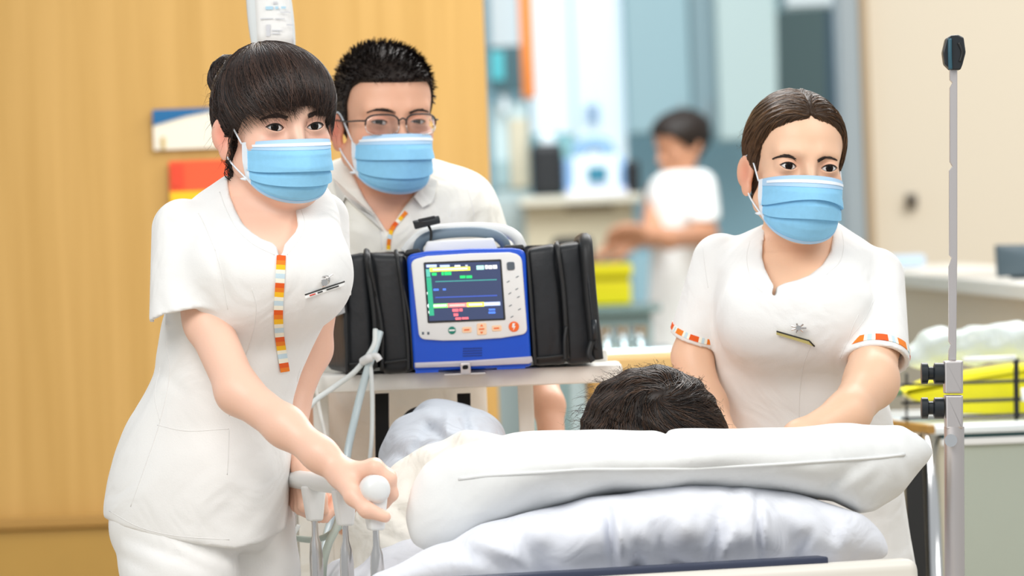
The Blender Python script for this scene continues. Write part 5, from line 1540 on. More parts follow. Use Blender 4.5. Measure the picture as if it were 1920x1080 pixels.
piece('zip_pull', [(1113, 600, 8.941), (1116, 636, 8.938)], .0046, 'black_plastic')
piece('zip_pull', [(1110, 640, 8.944), (1104, 664, 8.94), (1112, 678, 8.94)], .0050)
piece('zip', [(688, 471, 9.1), (686, 474, 8.96), (692, 520, 8.951), (702, 600, 8.951), (704, 690, 8.952)], .0038)
piece('zip', [(691, 474, 9.1), (690, 477, 8.958), (704, 550, 8.954), (716, 622, 8.953), (716, 696, 8.956)], .0034)
piece('piping', [(640, 480, 8.963), (647, 560, 8.957), (650, 640, 8.957), (651, 702, 8.958)], .0028)
piece('piping', [(742, 474, 9.1), (744, 478, 8.957), (756, 560, 8.951), (764, 640, 8.951), (766, 696, 8.953)], .0034)
piece('piping', [(745, 477, 8.955), (752, 520, 8.951), (768, 600, 8.951), (775, 694, 8.953)], .0026)
piece('piping', [(655, 683, 8.955), (680, 681, 8.951), (700, 679, 8.952)], .0022)
piece('piping', [(720, 680, 8.955), (745, 677, 8.951), (768, 674, 8.952)], .0022)
piece('piping', [(1002, 672, 8.952), (1030, 670, 8.949), (1060, 666, 8.95)], .0022)
piece('piping', [(988, 468, 8.955), (994, 540, 8.949), (1001, 640, 8.949), (1003, 684, 8.952)], .0032)
obj('slit', *prism_px([(691, 495), (695, 500), (712, 585), (716, 625), (715, 655), (706, 660), (703, 620)], 8.9505, .004), M['bag_void'], bg, smooth=False)  # black wedge painted for the shade inside the open pouch, no hole is cut
q = [P(607, 560, 9.02), P(643, 548, 8.955), P(647, 586, 8.951), P(610, 602, 9.02)]
tg = obj('label_tag', *prism(q, [p + FWD * .006 for p in q]), mat('silver label', (.55, .56, .58, 1), .5), bg, smooth=False)
for (a, b, c, d_) in ((614, 571, 619, 583), (621, 566, 623, 590), (615, 586, 626, 592)):
    qq = [P(a, b, 9.0 - (a - 607) / 36 * .065), P(c, b - 1, 9.0 - (c - 607) / 36 * .065), P(c, d_, 9.0 - (c - 607) / 36 * .065), P(a, d_ + 1, 9.0 - (a - 607) / 36 * .065)]
    obj('label_print', *prism(qq, [p + FWD * .002 for p in qq]), KB, tg, smooth=False)
# ---- cables and tubes
def cable(lbl, pts, r, m, k=10):
    return tag(obj('cable', *tube_px(pts, r, k), M[m], None), lbl, 'cable')
cable('pale thick tube hanging from the bag slit down to the rail, nearest the white tie', [(712, 622, 8.948), (704, 650, 8.938), (690, 690, 8.925), (676, 740, 8.92), (664, 790, 8.90), (653, 840, 8.85), (648, 880, 8.80), (640, 930, 8.74), (616, 990, 8.68), (606, 1040, 8.6), (600, 1100, 8.55)], .0062, 'tube_blue')
cable('pale green tube looping from the bag slit across to the rear rail post', [(704, 618, 8.948), (700, 650, 8.934), (668, 694, 8.925), (628, 725, 8.925), (590, 752, 8.90), (572, 778, 8.88), (566, 810, 8.85), (574, 860, 8.82), (600, 900, 8.75), (622, 930, 8.7)], .0044, 'tube_white')
cable('thin white cord hanging straight below the white tie', [(692, 672, 8.93), (696, 700, 8.92), (698, 760, 8.918), (697, 820, 8.9), (693, 870, 8.85), (690, 930, 8.8)], .0036, 'tube_white')
cable('thin cream cord in front of the left tray post', [(586, 672, 8.965), (590, 700, 8.955), (598, 760, 8.95), (606, 800, 8.93), (614, 840, 8.9), (622, 900, 8.8)], .0030, 'ivory')
cable('grey tube lying across the sheet below the far hand', [(530, 1006, 8.60), (560, 1010, 8.55), (590, 1012, 8.52), (615, 1004, 8.5), (640, 985, 8.5)], .0050, 'tube_green')
cable('green grey tube curling down beside the second rail post', [(640, 930, 8.56), (634, 980, 8.50), (616, 1020, 8.46), (606, 1060, 8.43), (604, 1110, 8.42)], .0062, 'tube_green')
cable('thin tube dropping in front of the white bedding at the rear post', [(560, 985, 8.55), (545, 1015, 8.54), (538, 1050, 8.53), (530, 1090, 8.52)], .0032, 'tube_white')
t = thing('cable_tie', 'white knotted tie holding the tubes against the bag', 'tie', P(694, 674, 8.92))
mb = MB()
mb.add(*tube_px([(680, 678, 8.925), (690, 672, 8.915), (698, 670, 8.915)], .007, 10)); obj('knot', np.concatenate(mb.V), mb.F, M['white_plastic'], t)
obj('tie_end', *tube_px([(696, 668, 8.915), (706, 668, 8.91), (712, 676, 8.91)], .0055, 10), M['white_plastic'], t)
tag(obj('cable', *tube_px([(752, 812, 8.98), (758, 790, 8.97), (772, 774, 8.965), (795, 768, 8.965), (818, 774, 8.97), (832, 792, 8.98)], .0062, 10), M['bag_void'], None), 'black cable arching over the grey blanket under the tray', 'cable')
# ------------------------------------------------------------------ drip poles and bag
ip = thing('iv_pole', 'steel drip pole with notched rod, black roller clamps and black top', 'pole', (P(1788, 900, 8.3)[0], P(1788, 900, 8.3)[1], 0))
DP = 8.30
def pv(px, py): return P(px, py, DP)
top = pv(1789, 128); botz = pv(1786, 690); low = pv(1789, 1075)
rod = [(1781, 128), (1795, 128), (1795, 300), (1795, 470), (1793, 676), (1779, 676), (1779, 658), (1783, 646), (1779, 640), (1779, 500), (1785, 484), (1780, 478), (1780, 320), (1786, 312), (1781, 303), (1781, 165), (1786, 155), (1781, 150)]
obj('notched_rod', *prism_px(rod, DP, .010, .001, 1), M['steel_soft'], ip, angle=30)
tp = obj('top_clamp', *prism_px(rrect([(1774, 72), (1783, 66), (1797, 65), (1807, 70), (1811, 98), (1805, 121), (1801, 131), (1782, 131), (1771, 120), (1768, 98)], 3), DP - .012, .030, .002, 2), M['black_plastic'], ip, smooth=False)
obj('clamp_ridge', *tube_px([(1781, 72, DP - .014), (1781, 100, DP - .015), (1782, 130, DP - .013)], .0030, 8), mat('dark teal plastic', (.03, .10, .14, 1), .35), tp)
obj('clamp_ridge', *tube_px([(1797, 80, DP - .012), (1804, 98, DP - .012), (1800, 116, DP - .012)], .0022, 8), M['bag_edge'], tp)
br = obj('bracket', *prism_px(rrect([(1771, 677), (1806, 676), (1806, 738), (1772, 738)], 3), DP - .014, .036, .003, 2), M['steel_soft'], ip, smooth=False)
obj('bracket', *prism_px(rrect([(1773, 741), (1806, 741), (1806, 804), (1774, 804)], 3), DP - .014, .036, .003, 2), M['steel_soft'], ip, smooth=False)
for y0 in (680, 745):
    # grooved roller: a spool on a standing axis
    c0, c1 = P(1747, y0, DP + .004), P(1747, y0 + 40, DP + .004)
    L = np.array([c0 + (c1 - c0) * t_ for t_ in (0, .02, .14, .30, .50, .70, .86, .98, 1)])
    r0 = 20 / S(DP)
    o_ = obj('roller', *tube(np.array([P(1727 + 43 * t_, y0 + 20, DP + .004) for t_ in (0, .02, .28, .34, .52, .58, .98, 1)]), [r0 * .9, r0 * 1.0, r0 * 1.0, r0 * .62, r0 * .62, r0 * 1.0, r0 * 1.0, r0 * .92], 20), M['black_plastic'], ip, angle=40)
obj('lower_tube', *tube(np.array([P(1789, 800, DP), P(1789.5, 940, DP), P(1790, 1085, DP), P(1791, 1250, DP), np.array([P(1791, 1250, DP)[0], P(1791, 1250, DP)[1], .10])]), 19 / S(DP), 22), M['steel_soft'], ip, angle=50)
obj('thumb_screw', *tube(np.array([P(1783, 826, DP - .030), P(1784, 826, DP - .014)]), 12 / S(DP), 16), M['chrome'], ip, angle=40)
bx_, by_ = P(1791, 1250, DP)[:2]
for k in range(5):
    a = 2 * math.pi * k / 5 + .3
    e = np.array([bx_ + .24 * math.cos(a), by_ + .24 * math.sin(a), .075])
    lg = obj('leg', *tube(np.array([[bx_, by_, .11], e]), .014, 10), M['steel_soft'], ip)
    obj('caster', *tube(np.array([e - (0, .012, .039), e + (0, .012, -.039)]), .035, 14), M['black_plastic'], lg, angle=40)
# drip bag behind the left nurse's head, with its own pole
DB = 8.98
ib = thing('drip_pole', 'drip pole standing behind the left nurse, mostly hidden', 'pole', (P(512, 60, DB + .07)[0], DB + .07, 0))
xx = P(512, 60, DB + .07)[0]; zt = P(512, -120, DB)[2]
obj('pole_tube', *tube(np.array([[xx, DB + .07, .10], [xx, DB + .07, zt]]), .011, 14), M['steel'], ib)
obj('hook', *tube(smooth_line([np.array([xx, DB + .07, zt - .01]), np.array([xx, DB + .03, zt + .01]), np.array([xx, DB, zt - .01]), np.array([xx, DB - .01, zt + .01])], 6), .004, 8), M['steel'], ib)
for k in range(4):
    a = 2 * math.pi * k / 4 + .6
    obj('leg', *tube(np.array([[xx, DB + .07, .11], [xx + .2 * math.cos(a), DB + .07 + .2 * math.sin(a), .02]]), .012, 8), M['steel'], ib)
zb_ = thing('drip_bag', 'clear drip bag with a printed white label above the left nurse', 'bag', P(510, 120, DB))
fr, n = [], 0
rows = []
for t_ in np.linspace(0, 1, 22):
    py = -95 + 225 * t_
    l, r = 461 + 7 * (py / 90), 547 + 11 * (py / 85)
    w = math.sin(math.pi * min(max(t_, .0), 1)) ** .45
    rows.append((py, l + (1 - w) * 18, r - (1 - w) * 18, .004 + .017 * w))
V = []; K = 20
for py, l, r, hd_ in rows:
    for k in range(K):
        a = 2 * math.pi * k / K
        V.append(P((l + r) / 2 + (r - l) / 2 * math.cos(a), py, DB) + FWD * hd_ * math.sin(a))
F = [[i * K + k, i * K + (k + 1) % K, (i + 1) * K + (k + 1) % K, (i + 1) * K + k] for i in range(len(rows) - 1) for k in range(K)] + [list(range(K))[::-1], [(len(rows) - 1) * K + k for k in range(K)]]
obj('pouch', np.array(V), F, mat('clear drip bag', (.86, .91, .92, 1), .18, spec=.6, alpha=.9), zb_)
lab = [[P(482 + (py / 90) * 5 + (552 + py / 85 * 9 - 486 - (py / 90) * 5) * u - 3, py, DB) - FWD * (.0225 * math.sin(math.acos(max(-1, min(1, (u * 1.6 - .62))))) + .001) for u in np.linspace(0, .97, 9)] for py in np.linspace(-60, 84, 8)]
lab = np.array(lab).transpose(1, 0, 2)
lo_b = obj('label', *sheet(lab, FWD * .0008), M['paper'], zb_)
def lprint(x0, y0, x1, y1, c):
    q = [P(x0, y0, DB - .0255), P(x1, y0, DB - .0255), P(x1, y1, DB - .0255), P(x0, y1, DB - .0255)]
    obj('label_print', *prism(q, [p + FWD * .001 for p in q]), c, lo_b, smooth=False)
FB_, FG_ = mat('pale blue print', (.45, .68, .82, 1), .7), mat('pale grey print', (.62, .63, .66, 1), .7)
for (a, b, c, d_, m_) in ((498, 12, 512, 18, FB_), (516, 12, 522, 17, FB_), (527, 12, 536, 16, FB_), (512, 3, 520, 7, FG_), (525, 22, 544, 24, FG_), (499, 46, 507, 68, FG_), (537, 45, 550, 48, FG_), (488, 34, 512, 36, FG_), (516, 34, 534, 36, FG_), (510, 56, 530, 58, FG_), (510, 62, 526, 64, FG_)):
    lprint(a, b, c, d_, m_)
# ------------------------------------------------------------------ wall notices
def notice(nm, lbl, px, m, parts, d=12.285):
    s = S(d)
    r = thing(nm, lbl, 'notice', P((px[0] + px[2]) / 2, px[3], d))
    sh = obj('sheet', *wbox(px[0], px[1], px[2], px[3], d, .004, .0005), m, r, smooth=False)
    for nm2, pts, mm in parts:
        c = P((px[0] + px[2]) / 2, (px[1] + px[3]) / 2, d - .003)
        f = [c + np.array([(x - (px[0] + px[2]) / 2) / s, 0, -(y - (px[1] + px[3]) / 2) / s]) for x, y in pts]
        obj(nm2, *prism(f, [p + np.array([0, .002, 0]) for p in f]), mm, sh, smooth=False)
    return r
notice('wall_notice', 'white notice with a blue swoosh along its top on the wood wall', (287, 202, 480, 278), mat('cream notice', (.86, .80, .68, 1), .7),
       [('blue_swoosh', [(287, 202), (440, 202), (400, 208), (350, 216), (310, 226), (287, 232)], mat('notice blue', (.004, .13, .33, 1), .6)),
        ('notice_mark', [(301, 254), (309, 254), (309, 276), (301, 276)], mat('ochre mark', (.60, .45, .18, 1), .6))])
notice('wall_notice', 'red and yellow notice low on the wood wall behind the shoulder', (318, 300, 470, 392), mat('notice red', (.86, .10, .03, 1), .6),
       [('yellow_band', [(318, 357), (470, 357), (470, 392), (318, 392)], mat('notice yellow', (.95, .55, .01, 1), .6)),
        ('red_shade', [(322, 306), (345, 306), (345, 350), (322, 350)], mat('darker red print', (.75, .06, .02, 1), .6))])
# ------------------------------------------------------------------ near counter at the right with yellow box, basket and plastic bag
DC = 10.15
cz = P(1860, 797, DC)[2]
cx0 = P(1744, 815, DC)[0]
ct = thing('counter', 'white topped counter with grey green front panel and steel post', 'counter', (cx0 + .5, DC + .4, 0))
obj('countertop', *hexa([np.array(p) for p in ((cx0, DC, cz - .014), (cx0 + 1.2, DC, cz - .014), (cx0 + 1.2, DC + .9, cz - .014), (cx0 - .14, DC + .9, cz - .014), (cx0, DC, cz), (cx0 + 1.2, DC, cz), (cx0 + 1.2, DC + .9, cz), (cx0 - .14, DC + .9, cz))], .003), mat('counter glass white', (.78, .84, .86, 1), .12), ct, angle=40)
obj('dark_band', *wb(cx0 + .02, cx0 + 1.2, DC + .005, DC + .02, cz - .022, cz - .013, .001), mat('dark teal strip', (.01, .05, .05, 1), .3), ct, smooth=False)
obj('white_band', *wb(cx0 + .02, cx0 + 1.2, DC + .001, DC + .022, cz - .034, cz - .022, .001), M['white_plastic'], ct, smooth=False)
obj('front_panel', *wb(P(1800, 900, DC)[0], cx0 + 1.2, DC + .012, DC + .05, .06, cz - .034, .003), mat('grey green panel', (.44, .49, .42, 1), .6), ct, smooth=False)
obj('side_panel', *wb(P(1752, 900, DC)[0], P(1800, 900, DC)[0], DC + .02, DC + .8, .06, cz - .02, .003), mat('olive beige panel', (.55, .52, .40, 1), .5), ct, smooth=False)
obj('corner_post', *tube(np.array([[cx0 + .005, DC + .03, .0], [cx0 + .005, DC + .03, cz - .014]]), .016, 18), M['chrome'], ct)
obj('black_edge', *wb(cx0 - .045, cx0 - .012, DC + .02, DC + .05, .0, cz - .02, .002), M['bag_edge'], ct, smooth=False)
obj('corner_post', *tube(np.array([[cx0 - .022, DC + .06, .0], [cx0 - .022, DC + .06, cz - .014]]), .013, 18), M['chrome'], ct)
obj('wood_edge', *hexa([np.array(p) for p in ((cx0 - .004, DC - .002, cz - .012), (cx0 + .010, DC - .002, cz - .012), (cx0 - .13, DC + .9, cz - .012), (cx0 - .150, DC + .9, cz - .012), (cx0 - .004, DC - .002, cz + .004), (cx0 + .010, DC - .002, cz + .004), (cx0 - .13, DC + .9, cz + .004), (cx0 - .150, DC + .9, cz + .004))], .002), M['rail_wood'], ct, smooth=False)
YM = mat('yellow plastic', (.86, .78, .0, 1), .45)
yb = thing('sharps_box', 'long yellow box with tapered end lying in the wire basket', 'box', (P(1830, 780, DC + .3)[0], DC + .3, cz))
dY = DC + .22
ypts = [(1692, 734), (1745, 712), (1800, 700), (1905, 684), (1990, 680), (1990, 774), (1905, 778), (1800, 776), (1745, 764), (1710, 748)]
obj('shell', *prism_px(rrect(ypts, 5), dY, .16, .008, 2), YM, yb, angle=40)
for y in (716, 751):
    obj('rib', *prism_px([(1760, y + 2), (1990, y - 5), (1990, y - 1), (1760, y + 6)], dY - .003, .004), mat('olive rib', (.25, .24, .02, 1), .5), yb, smooth=False)
wbk = thing('wire_basket', 'dark wire basket around the yellow box with a bright top rail', 'basket', (P(1850, 780, DC + .2)[0], DC + .2, cz))
for y in (716, 750, 779):
    obj('wire', *tube_px([(1690, y + 6, DC + .16), (1905, y - 2, DC + .16), (2000, y - 6, DC + .16)], .0026, 8, 3), M['bag_edge'], wbk)
for x in (1903, 1908, 1960):
    obj('wire', *tube_px([(x, 672, DC + .158), (x, 725, DC + .158), (x + 1, 784, DC + .158)], .0026, 8, 3), M['bag_edge'], wbk)
for x in (1700, 1905):
    obj('wire', *tube_px([(x, 784, DC + .16), (x, 784, DC + .44), (x, 700, DC + .44)], .0026, 8, 3), M['bag_edge'], wbk)
obj('top_rail', *tube_px([(1806, 674, DC + .155), (1905, 670, DC + .155)], .0045, 10, 3), M['white_plastic'], wbk)
obj('top_rail', *tube_px([(1660, 737, DC + .157), (1692, 736, DC + .157)], .006, 10, 3), mat('green grey rod', (.12, .22, .10, 1), .4), wbk)
obj('knob', *tube_px([(1915, 740, DC + .14), (1945, 739, DC + .14)], .012, 12, 3), M['white_plastic'], wbk)
def bagf(p):
    d = chain(p, [CF(1715, 668, DC + .3), CF(1760, 652, DC + .3), CF(1830, 648, DC + .3), CF(1895, 640, DC + .3), CF(1950, 648, DC + .3)], [.022, .032, .030, .030, .03], .03)
    d = smin(d, rcone(p, CF(1895, 630, DC + .3), CF(1912, 622, DC + .3), .016, .008), .02)
    return d + creases(p, [(1740, 660, 1800, 640, 8, .005), (1820, 660, 1900, 625, 10, .006), (1780, 672, 1860, 660, 7, .004)], DC) + noise_fold(p, 60, .003)
V, F = iso(bagf, CF(1680, 700, DC) * (1, 1, 0) + (0, 0, DC + .2), np.array([CF(1985, 0, DC)[0], CF(0, 590, DC)[1], DC + .42]), .005, relax=1)
tag(obj('plastic_bag', c2w(V), F, mat('clear plastic film', (.66, .74, .78, 1), .22, spec=.6, alpha=.55), None), 'crumpled clear plastic bag lying on top of the wire basket', 'bag')
# ------------------------------------------------------------------ reception desk behind
rzp = P(1692, 531, 14.7)[2]
a0, a1 = P(1692, 531, 14.7), P(1925, 556, 12.0)
a0[2] = a1[2] = rzp
u = (a1 - a0); u /= np.linalg.norm(u); nn = np.array([-u[1], u[0], 0]); nn = nn if nn[1] > 0 else -nn
a0 = a0 - u * 1.6; a1 = a1 + u * .8
def rb(s0, s1, t0, t1, z0, z1, bev=.004):
    b = a0 * (1, 1, 0)
    return hexa([b + u * s + nn * t_ + np.array([0, 0, z]) for z in (z0, z1) for s, t_ in ((s0, t0), (s1, t0), (s1, t1), (s0, t1))], bev)
LN = float(np.linalg.norm(a1 - a0))
rd_ = thing('reception_desk', 'cream reception desk with a raised white ledge at the right', 'desk', (a0 + a1) / 2 * (1, 1, 0) + nn * .15)
obj('ledge', *rb(0, LN, -.02, .32, rzp - .006, rzp + .028), mat('cream ledge', (.88, .86, .80, 1), .3), rd_, smooth=False)
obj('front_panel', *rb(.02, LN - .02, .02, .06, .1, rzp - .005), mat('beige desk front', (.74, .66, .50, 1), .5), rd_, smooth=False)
obj('plinth', *rb(.04, LN - .04, .05, .25, 0, .10), M['frame_grey'], rd_, smooth=False)
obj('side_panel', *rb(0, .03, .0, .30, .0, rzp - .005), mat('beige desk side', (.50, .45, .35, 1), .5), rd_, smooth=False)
pc = P(1892, 520, 12.75)
scm = thing('desk_screen', 'dark computer screen seen from behind at the right edge on the reception ledge', 'monitor', np.array([P(1935, 520, 12.7)[0], 12.7, rzp + .029]))
obj('back_shell', *prism_px(rrect([(1868, 459), (2010, 458), (2010, 512), (1872, 520)], 4), 12.62, .05, .004), mat('slate plastic', (.05, .08, .10, 1), .4), scm, angle=40)
xs = P(1940, 516, 12.65)[0]
obj('stand', *wb(xs - .05, xs + .05, 12.63, 12.72, rzp + .029, rzp + .07, .003), M['bag_edge'], scm, smooth=False)
px_ = P(1690, 500, 15.1)
tag(obj('paper_stack', *wbox(1640, 480, 1735, 501, 15.25, .22, .004), mat('bluish paper', (.46, .60, .76, 1), .6), None, smooth=False), 'bluish white paper stack at the far end of the reception ledge', 'paper')
fx = thing('wall_hook', 'small grey and brown fixture on the beige wall', 'fixture', P(1710, 390, 17.97))
obj('plate', *wbox(1699, 362, 1721, 392, 17.975, .02, .004), mat('grey fixture plate', (.42, .38, .33, 1), .4), fx, smooth=False)
obj('knob', *tube(np.array([P(1709, 376, 17.93), P(1709, 376, 17.975)]), .018, 12), mat('brown knob', (.10, .08, .06, 1), .4), fx)
# ------------------------------------------------------------------ far ward: cabinets, columns, screens
def simple(nm, lbl, cat, b, m, group=None):
    return tag(obj(nm, *b, m, None, smooth=False), lbl, cat, group)
def cab(lbl, x0, y0, x1, y1, d, m, handle=None):
    t_ = thing('cabinet', lbl, 'cabinet', P((x0 + x1) / 2, y1, d) + np.array([0, .2, 0]))
    obj('carcass', *wbox(x0, y0, x1, y1, d + .03, .40), m, t_, smooth=False)
    dr = obj('door', *wbox(x0 + 3, y0 + 3, x1 - 3, y1 - 3, d, .028), m, t_, smooth=False)
    hx_ = handle or x1 - 12
    obj('handle', *wbox(hx_ - 2, y1 - 60, hx_ + 2, y1 - 20, d - .02, .018), M['steel_soft'], dr, smooth=False)
cab('grey blue tall wall cabinet beside the bright column', 1170, -160, 1292, 250, 24.0, M['panel_grey'])
cab('narrow darker grey wall cabinet between the two wider ones', 1292, -160, 1342, 250, 24.1, mat('panel slate', (.36, .49, .54, 1), .5))
cab('pale green white wall cabinet left of the dark screen', 1342, -160, 1458, 262, 23.9, M['panel_pale'])
cab('white wall cabinet above the dark screen', 1470, -180, 1575, 12, 23.8, M['panel_white'])
cab('blue grey base cabinet behind the nurse with the lowered head', 1190, 470, 1470, 1008, 23.6, M['wall_blue'])
cl_ = struct(obj('window_1', *wbox(990, -260, 1166, 335, 24.2, .12), mat('bright window', (.80, .90, .96, 1), .3, emit=(.70, .84, .93, .38)), None, smooth=False))
obj('window_frame', *wbox(1066, -260, 1074, 335, 24.17, .03), M['panel_pale'], cl_, smooth=False)
struct(obj('trim_5', *wbox(914, -260, 968, 95, 24.3, .12), M['panel_white'], None, smooth=False))
simple('orange_post', 'orange vertical post beside the small dark screen', 'post', wbox(971, -260, 996, 184, 21.6, .08), mat('orange paint', (.80, .22, .02, 1), .5))
ds = thing('wall_screen', 'small dark teal screen on an arm in front of the orange post', 'screen', P(950, 175, 21.4))
obj('housing', *wbox(918, 86, 978, 172, 21.4, .07), mat('dark teal housing', (.03, .09, .11, 1), .35), ds, smooth=False)
obj('display', *wbox(921, 96, 945, 150, 21.39, .01), mat('teal display', (.05, .30, .34, 1), .3, emit=(.06, .38, .42, .5)), ds, smooth=False)
obj('arm', *wbox(940, 172, 952, 210, 21.44, .03), M['panel_white'], ds, smooth=False)
ec = thing('equipment_column', 'tall pale equipment cart below the small dark screen', 'cart', P(955, 640, 21.5) * (1, 1, 0))
obj('body', *wbox(926, 192, 990, 372, 21.5, .25), mat('pale cyan case', (.55, .68, .70, 1), .4), ec, smooth=False)
obj('beige_side', *wbox(956, 222, 992, 352, 21.48, .02), mat('beige case', (.62, .56, .42, 1), .4), ec, smooth=False)
obj('drawer', *wbox(929, 300, 955, 352, 21.48, .02), mat('grey teal case', (.34, .48, .50, 1), .4), ec, smooth=False)
obj('base', *wbox(920, 372, 992, 1000, 21.5, .30), mat('pale grey cart', (.50, .58, .58, 1), .4), ec, smooth=False)
tv = thing('wall_tv', 'large dark grey green screen hanging high beside the grey door frame', 'screen', P(1515, 215, 22.0))
q = [P(1456, 22, 22.2), P(1548, 14, 21.9), P(1551, 300, 21.9), P(1459, 300, 22.2)]
obj('panel', *prism(q, [p + np.array([.02, .08, 0]) for p in q]), mat('dark slate screen', (.065, .105, .105, 1), .25), tv, smooth=False)
q = [P(1548, 14, 21.9), P(1577, 22, 22.2), P(1580, 300, 22.2), P(1551, 300, 21.9)]
obj('side', *prism(q, [p + np.array([0, .03, 0]) for p in q]), mat('navy side', (.02, .045, .09, 1), .4), tv, smooth=False)
dk = thing('ward_desk', 'beige ward desk carrying a second monitor and black bags', 'desk', P(1085, 1000, 21.0) * (1, 1, 0))
obj('top', *wbox(975, 366, 1205, 382, 20.8, .7), mat('cream top', (.70, .66, .55, 1), .4), dk, smooth=False)
obj('front', *wbox(985, 382, 1190, 478, 20.9, .5), mat('sand front', (.62, .55, .40, 1), .5), dk, smooth=False)
obj('drawer_gap', *wbox(1060, 383, 1150, 396, 20.89, .02), mat('brown gap', (.25, .20, .13, 1), .6), dk, smooth=False)
obj('base', *wbox(990, 478, 1185, 1010, 20.95, .4), mat('grey green base', (.34, .44, .42, 1), .5), dk, smooth=False)
fm = thing('patient_monitor', 'second white and blue monitor far off on the ward desk', 'monitor', P(1115, 366, 20.9))
obj('casing', *wbox(1058, 296, 1172, 366, 20.92, .25), mat('pale blue case', (.30, .52, .85, 1), .4), fm, smooth=False)
obj('front_panel', *wbox(1075, 292, 1160, 352, 20.9, .03), M['panel_white'], fm, smooth=False)
obj('screen', *wbox(1102, 312, 1138, 340, 20.88, .02), mat('teal far screen', (.02, .16, .24, 1), .3, emit=(.01, .10, .16, .5)), fm, smooth=False)
obj('handle', *tube_px([(1080, 292, 20.95), (1095, 272, 20.95), (1130, 270, 20.95), (1145, 292, 20.95)], .03, 10), mat('blue grey handle', (.25, .42, .62, 1), .4), fm)
obj('base_band', *wbox(1062, 352, 1178, 366, 20.86, .06), mat('lilac base', (.66, .68, .84, 1), .4), fm, smooth=False)
simple('black_bag', 'black bag left of the far monitor on the ward desk', 'bag', wbox(996, 270, 1056, 366, 20.85, .3, .02), M['bag'])
simple('black_bag', 'black bag right of the far monitor on the ward desk', 'bag', wbox(1174, 300, 1200, 366, 20.85, .3, .015), M['bag'])
am = thing('ventilator', 'teal and grey machine with a pale dome behind the far monitor', 'machine', P(1050, 366, 21.4))
obj('body', *wbox(1000, 250, 1075, 366, 21.4, .25), mat('teal machine', (.16, .34, .38, 1), .4), am, smooth=False)
obj('panel', *wbox(1040, 262, 1095, 300, 21.36, .05), mat('sea machine', (.22, .44, .46, 1), .4), am, smooth=False)
V, F = iso(lambda p: ell(p, CF(1026, 264, 21.35), (.034, .034, .034)), CF(1026, 264, 21.35) - .06, CF(1026, 264, 21.35) + .06, .01)
obj('dome', c2w(V), F, M['panel_white'], am)
simple('blue_card', 'small pale blue card on the bright window', 'card', wbox(1098, 196, 1124, 232, 24.15, .02), mat('card blue', (.42, .60, .84, 1), .6))
ch = thing('office_chair', 'black office chair in front of the beige ward desk', 'chair', P(1078, 1000, 19.0) * (1, 1, 0))
obj('backrest', *wbox(1036, 444, 1112, 512, 19.0, .06, .02), M['bag'], ch, angle=40)
obj('seat', *wbox(1034, 640, 1120, 664, 18.75, .42, .02), M['bag'], ch, angle=40)
c = P(1078, 650, 18.98)
obj('back_post', *tube(np.array([P(1078, 505, 19.04), P(1078, 650, 19.04)]), .02, 10), M['black_plastic'], ch)
obj('column', *tube(np.array([[c[0], 18.98, .08], [c[0], 18.98, c[2]]]), .025, 10), M['steel'], ch)
for k in range(5):
    a = 2 * math.pi * k / 5
    obj('leg', *tube(np.array([[c[0], 18.98, .08], [c[0] + .28 * math.cos(a), 18.98 + .28 * math.sin(a), .03]]), .022, 8), M['black_plastic'], ch)
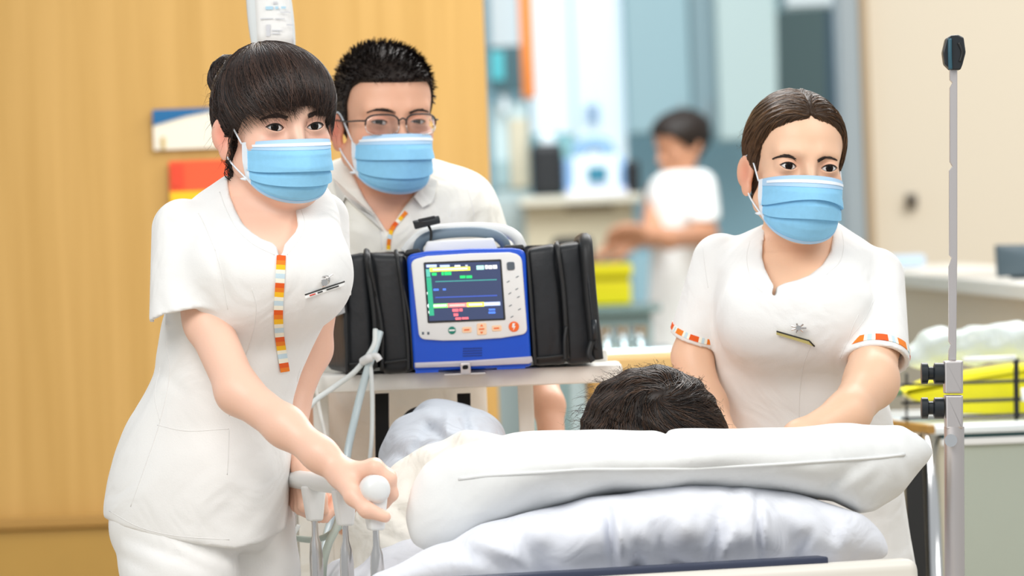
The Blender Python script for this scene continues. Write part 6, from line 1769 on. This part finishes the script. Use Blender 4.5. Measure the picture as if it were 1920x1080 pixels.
# trolley with the yellow bins, in front of the far nurse
st = thing('instrument_trolley', 'steel and teal trolley with bright reflections in front of the far nurse', 'trolley', P(1180, 1050, 17.0) * (1, 1, 0))
obj('top', *wbox(1040, 574, 1240, 588, 16.9, .45), mat('teal steel top', (.35, .52, .54, 1), .15, .6), st, smooth=False)
obj('body', *wbox(1052, 588, 1230, 1010, 16.95, .4), mat('teal trolley body', (.30, .44, .46, 1), .4), st, smooth=False)
for x in (1060, 1222):
    obj('leg', *wbox(x - 4, 1000, x + 4, 1222, 17.0, .03), M['steel'], st, smooth=False)
bn = thing('yellow_bin', 'yellow plastic bin with a shallow band on the steel trolley', 'bin', P(1146, 572, 17.05))
obj('lower_shell', *wbox(1104, 527, 1184, 572, 16.98, .14, .01), YM, bn, smooth=False)
obj('lid', *wbox(1102, 494, 1186, 520, 16.97, .16, .01), YM, bn, smooth=False)
obj('band', *wbox(1107, 519, 1181, 528, 16.99, .12), mat('dull yellow band', (.55, .50, .03, 1), .5), bn, smooth=False)
# shiny basins on a low cart, wooden bedside box
ba = thing('steel_cart', 'low steel cart with shiny basins behind the tray end', 'cart', P(1190, 1100, 12.6) * (1, 1, 0))
zc = P(1190, 655, 12.6)[2]
obj('top', *wb(P(1120, 655, 12.6)[0], P(1262, 655, 12.6)[0], 12.6, 13.0, zc - .02, zc), mat('blue steel', (.55, .70, .76, 1), .15, .7), ba, smooth=False)
obj('body', *wb(P(1128, 655, 12.6)[0], P(1258, 655, 12.6)[0], 12.63, 12.97, .05, zc - .02), M['steel_soft'], ba, smooth=False)
for px in (1136, 1168, 1200):
    c = P(px, 628, 12.75); c[2] = zc
    obj('basin', *tube(np.array([c + (0, 0, .001), c + (0, 0, .004), c + (0, 0, .03), c + (0, 0, .05)]), [.010, .013, .0165, .018], 20), M['chrome'], ba, angle=40)
wbx = thing('bedside_locker', 'honey coloured wooden locker between the tray end and the patient', 'locker', P(1180, 1100, 11.6) * (1, 1, 0))
zw = P(1180, 668, 11.6)[2]
lx0, lx1 = P(1100, 700, 11.6)[0], P(1300, 700, 11.6)[0]
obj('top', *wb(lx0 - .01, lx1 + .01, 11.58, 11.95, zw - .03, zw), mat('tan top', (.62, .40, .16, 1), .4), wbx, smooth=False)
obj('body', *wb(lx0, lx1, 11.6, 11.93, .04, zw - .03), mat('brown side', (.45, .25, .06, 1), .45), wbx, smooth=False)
obj('steel_edge', *wb(lx0 - .035, lx0 - .002, 11.6, 11.64, .0, zw - .03), mat('grey blue edge', (.38, .48, .50, 1), .3), wbx, smooth=False)
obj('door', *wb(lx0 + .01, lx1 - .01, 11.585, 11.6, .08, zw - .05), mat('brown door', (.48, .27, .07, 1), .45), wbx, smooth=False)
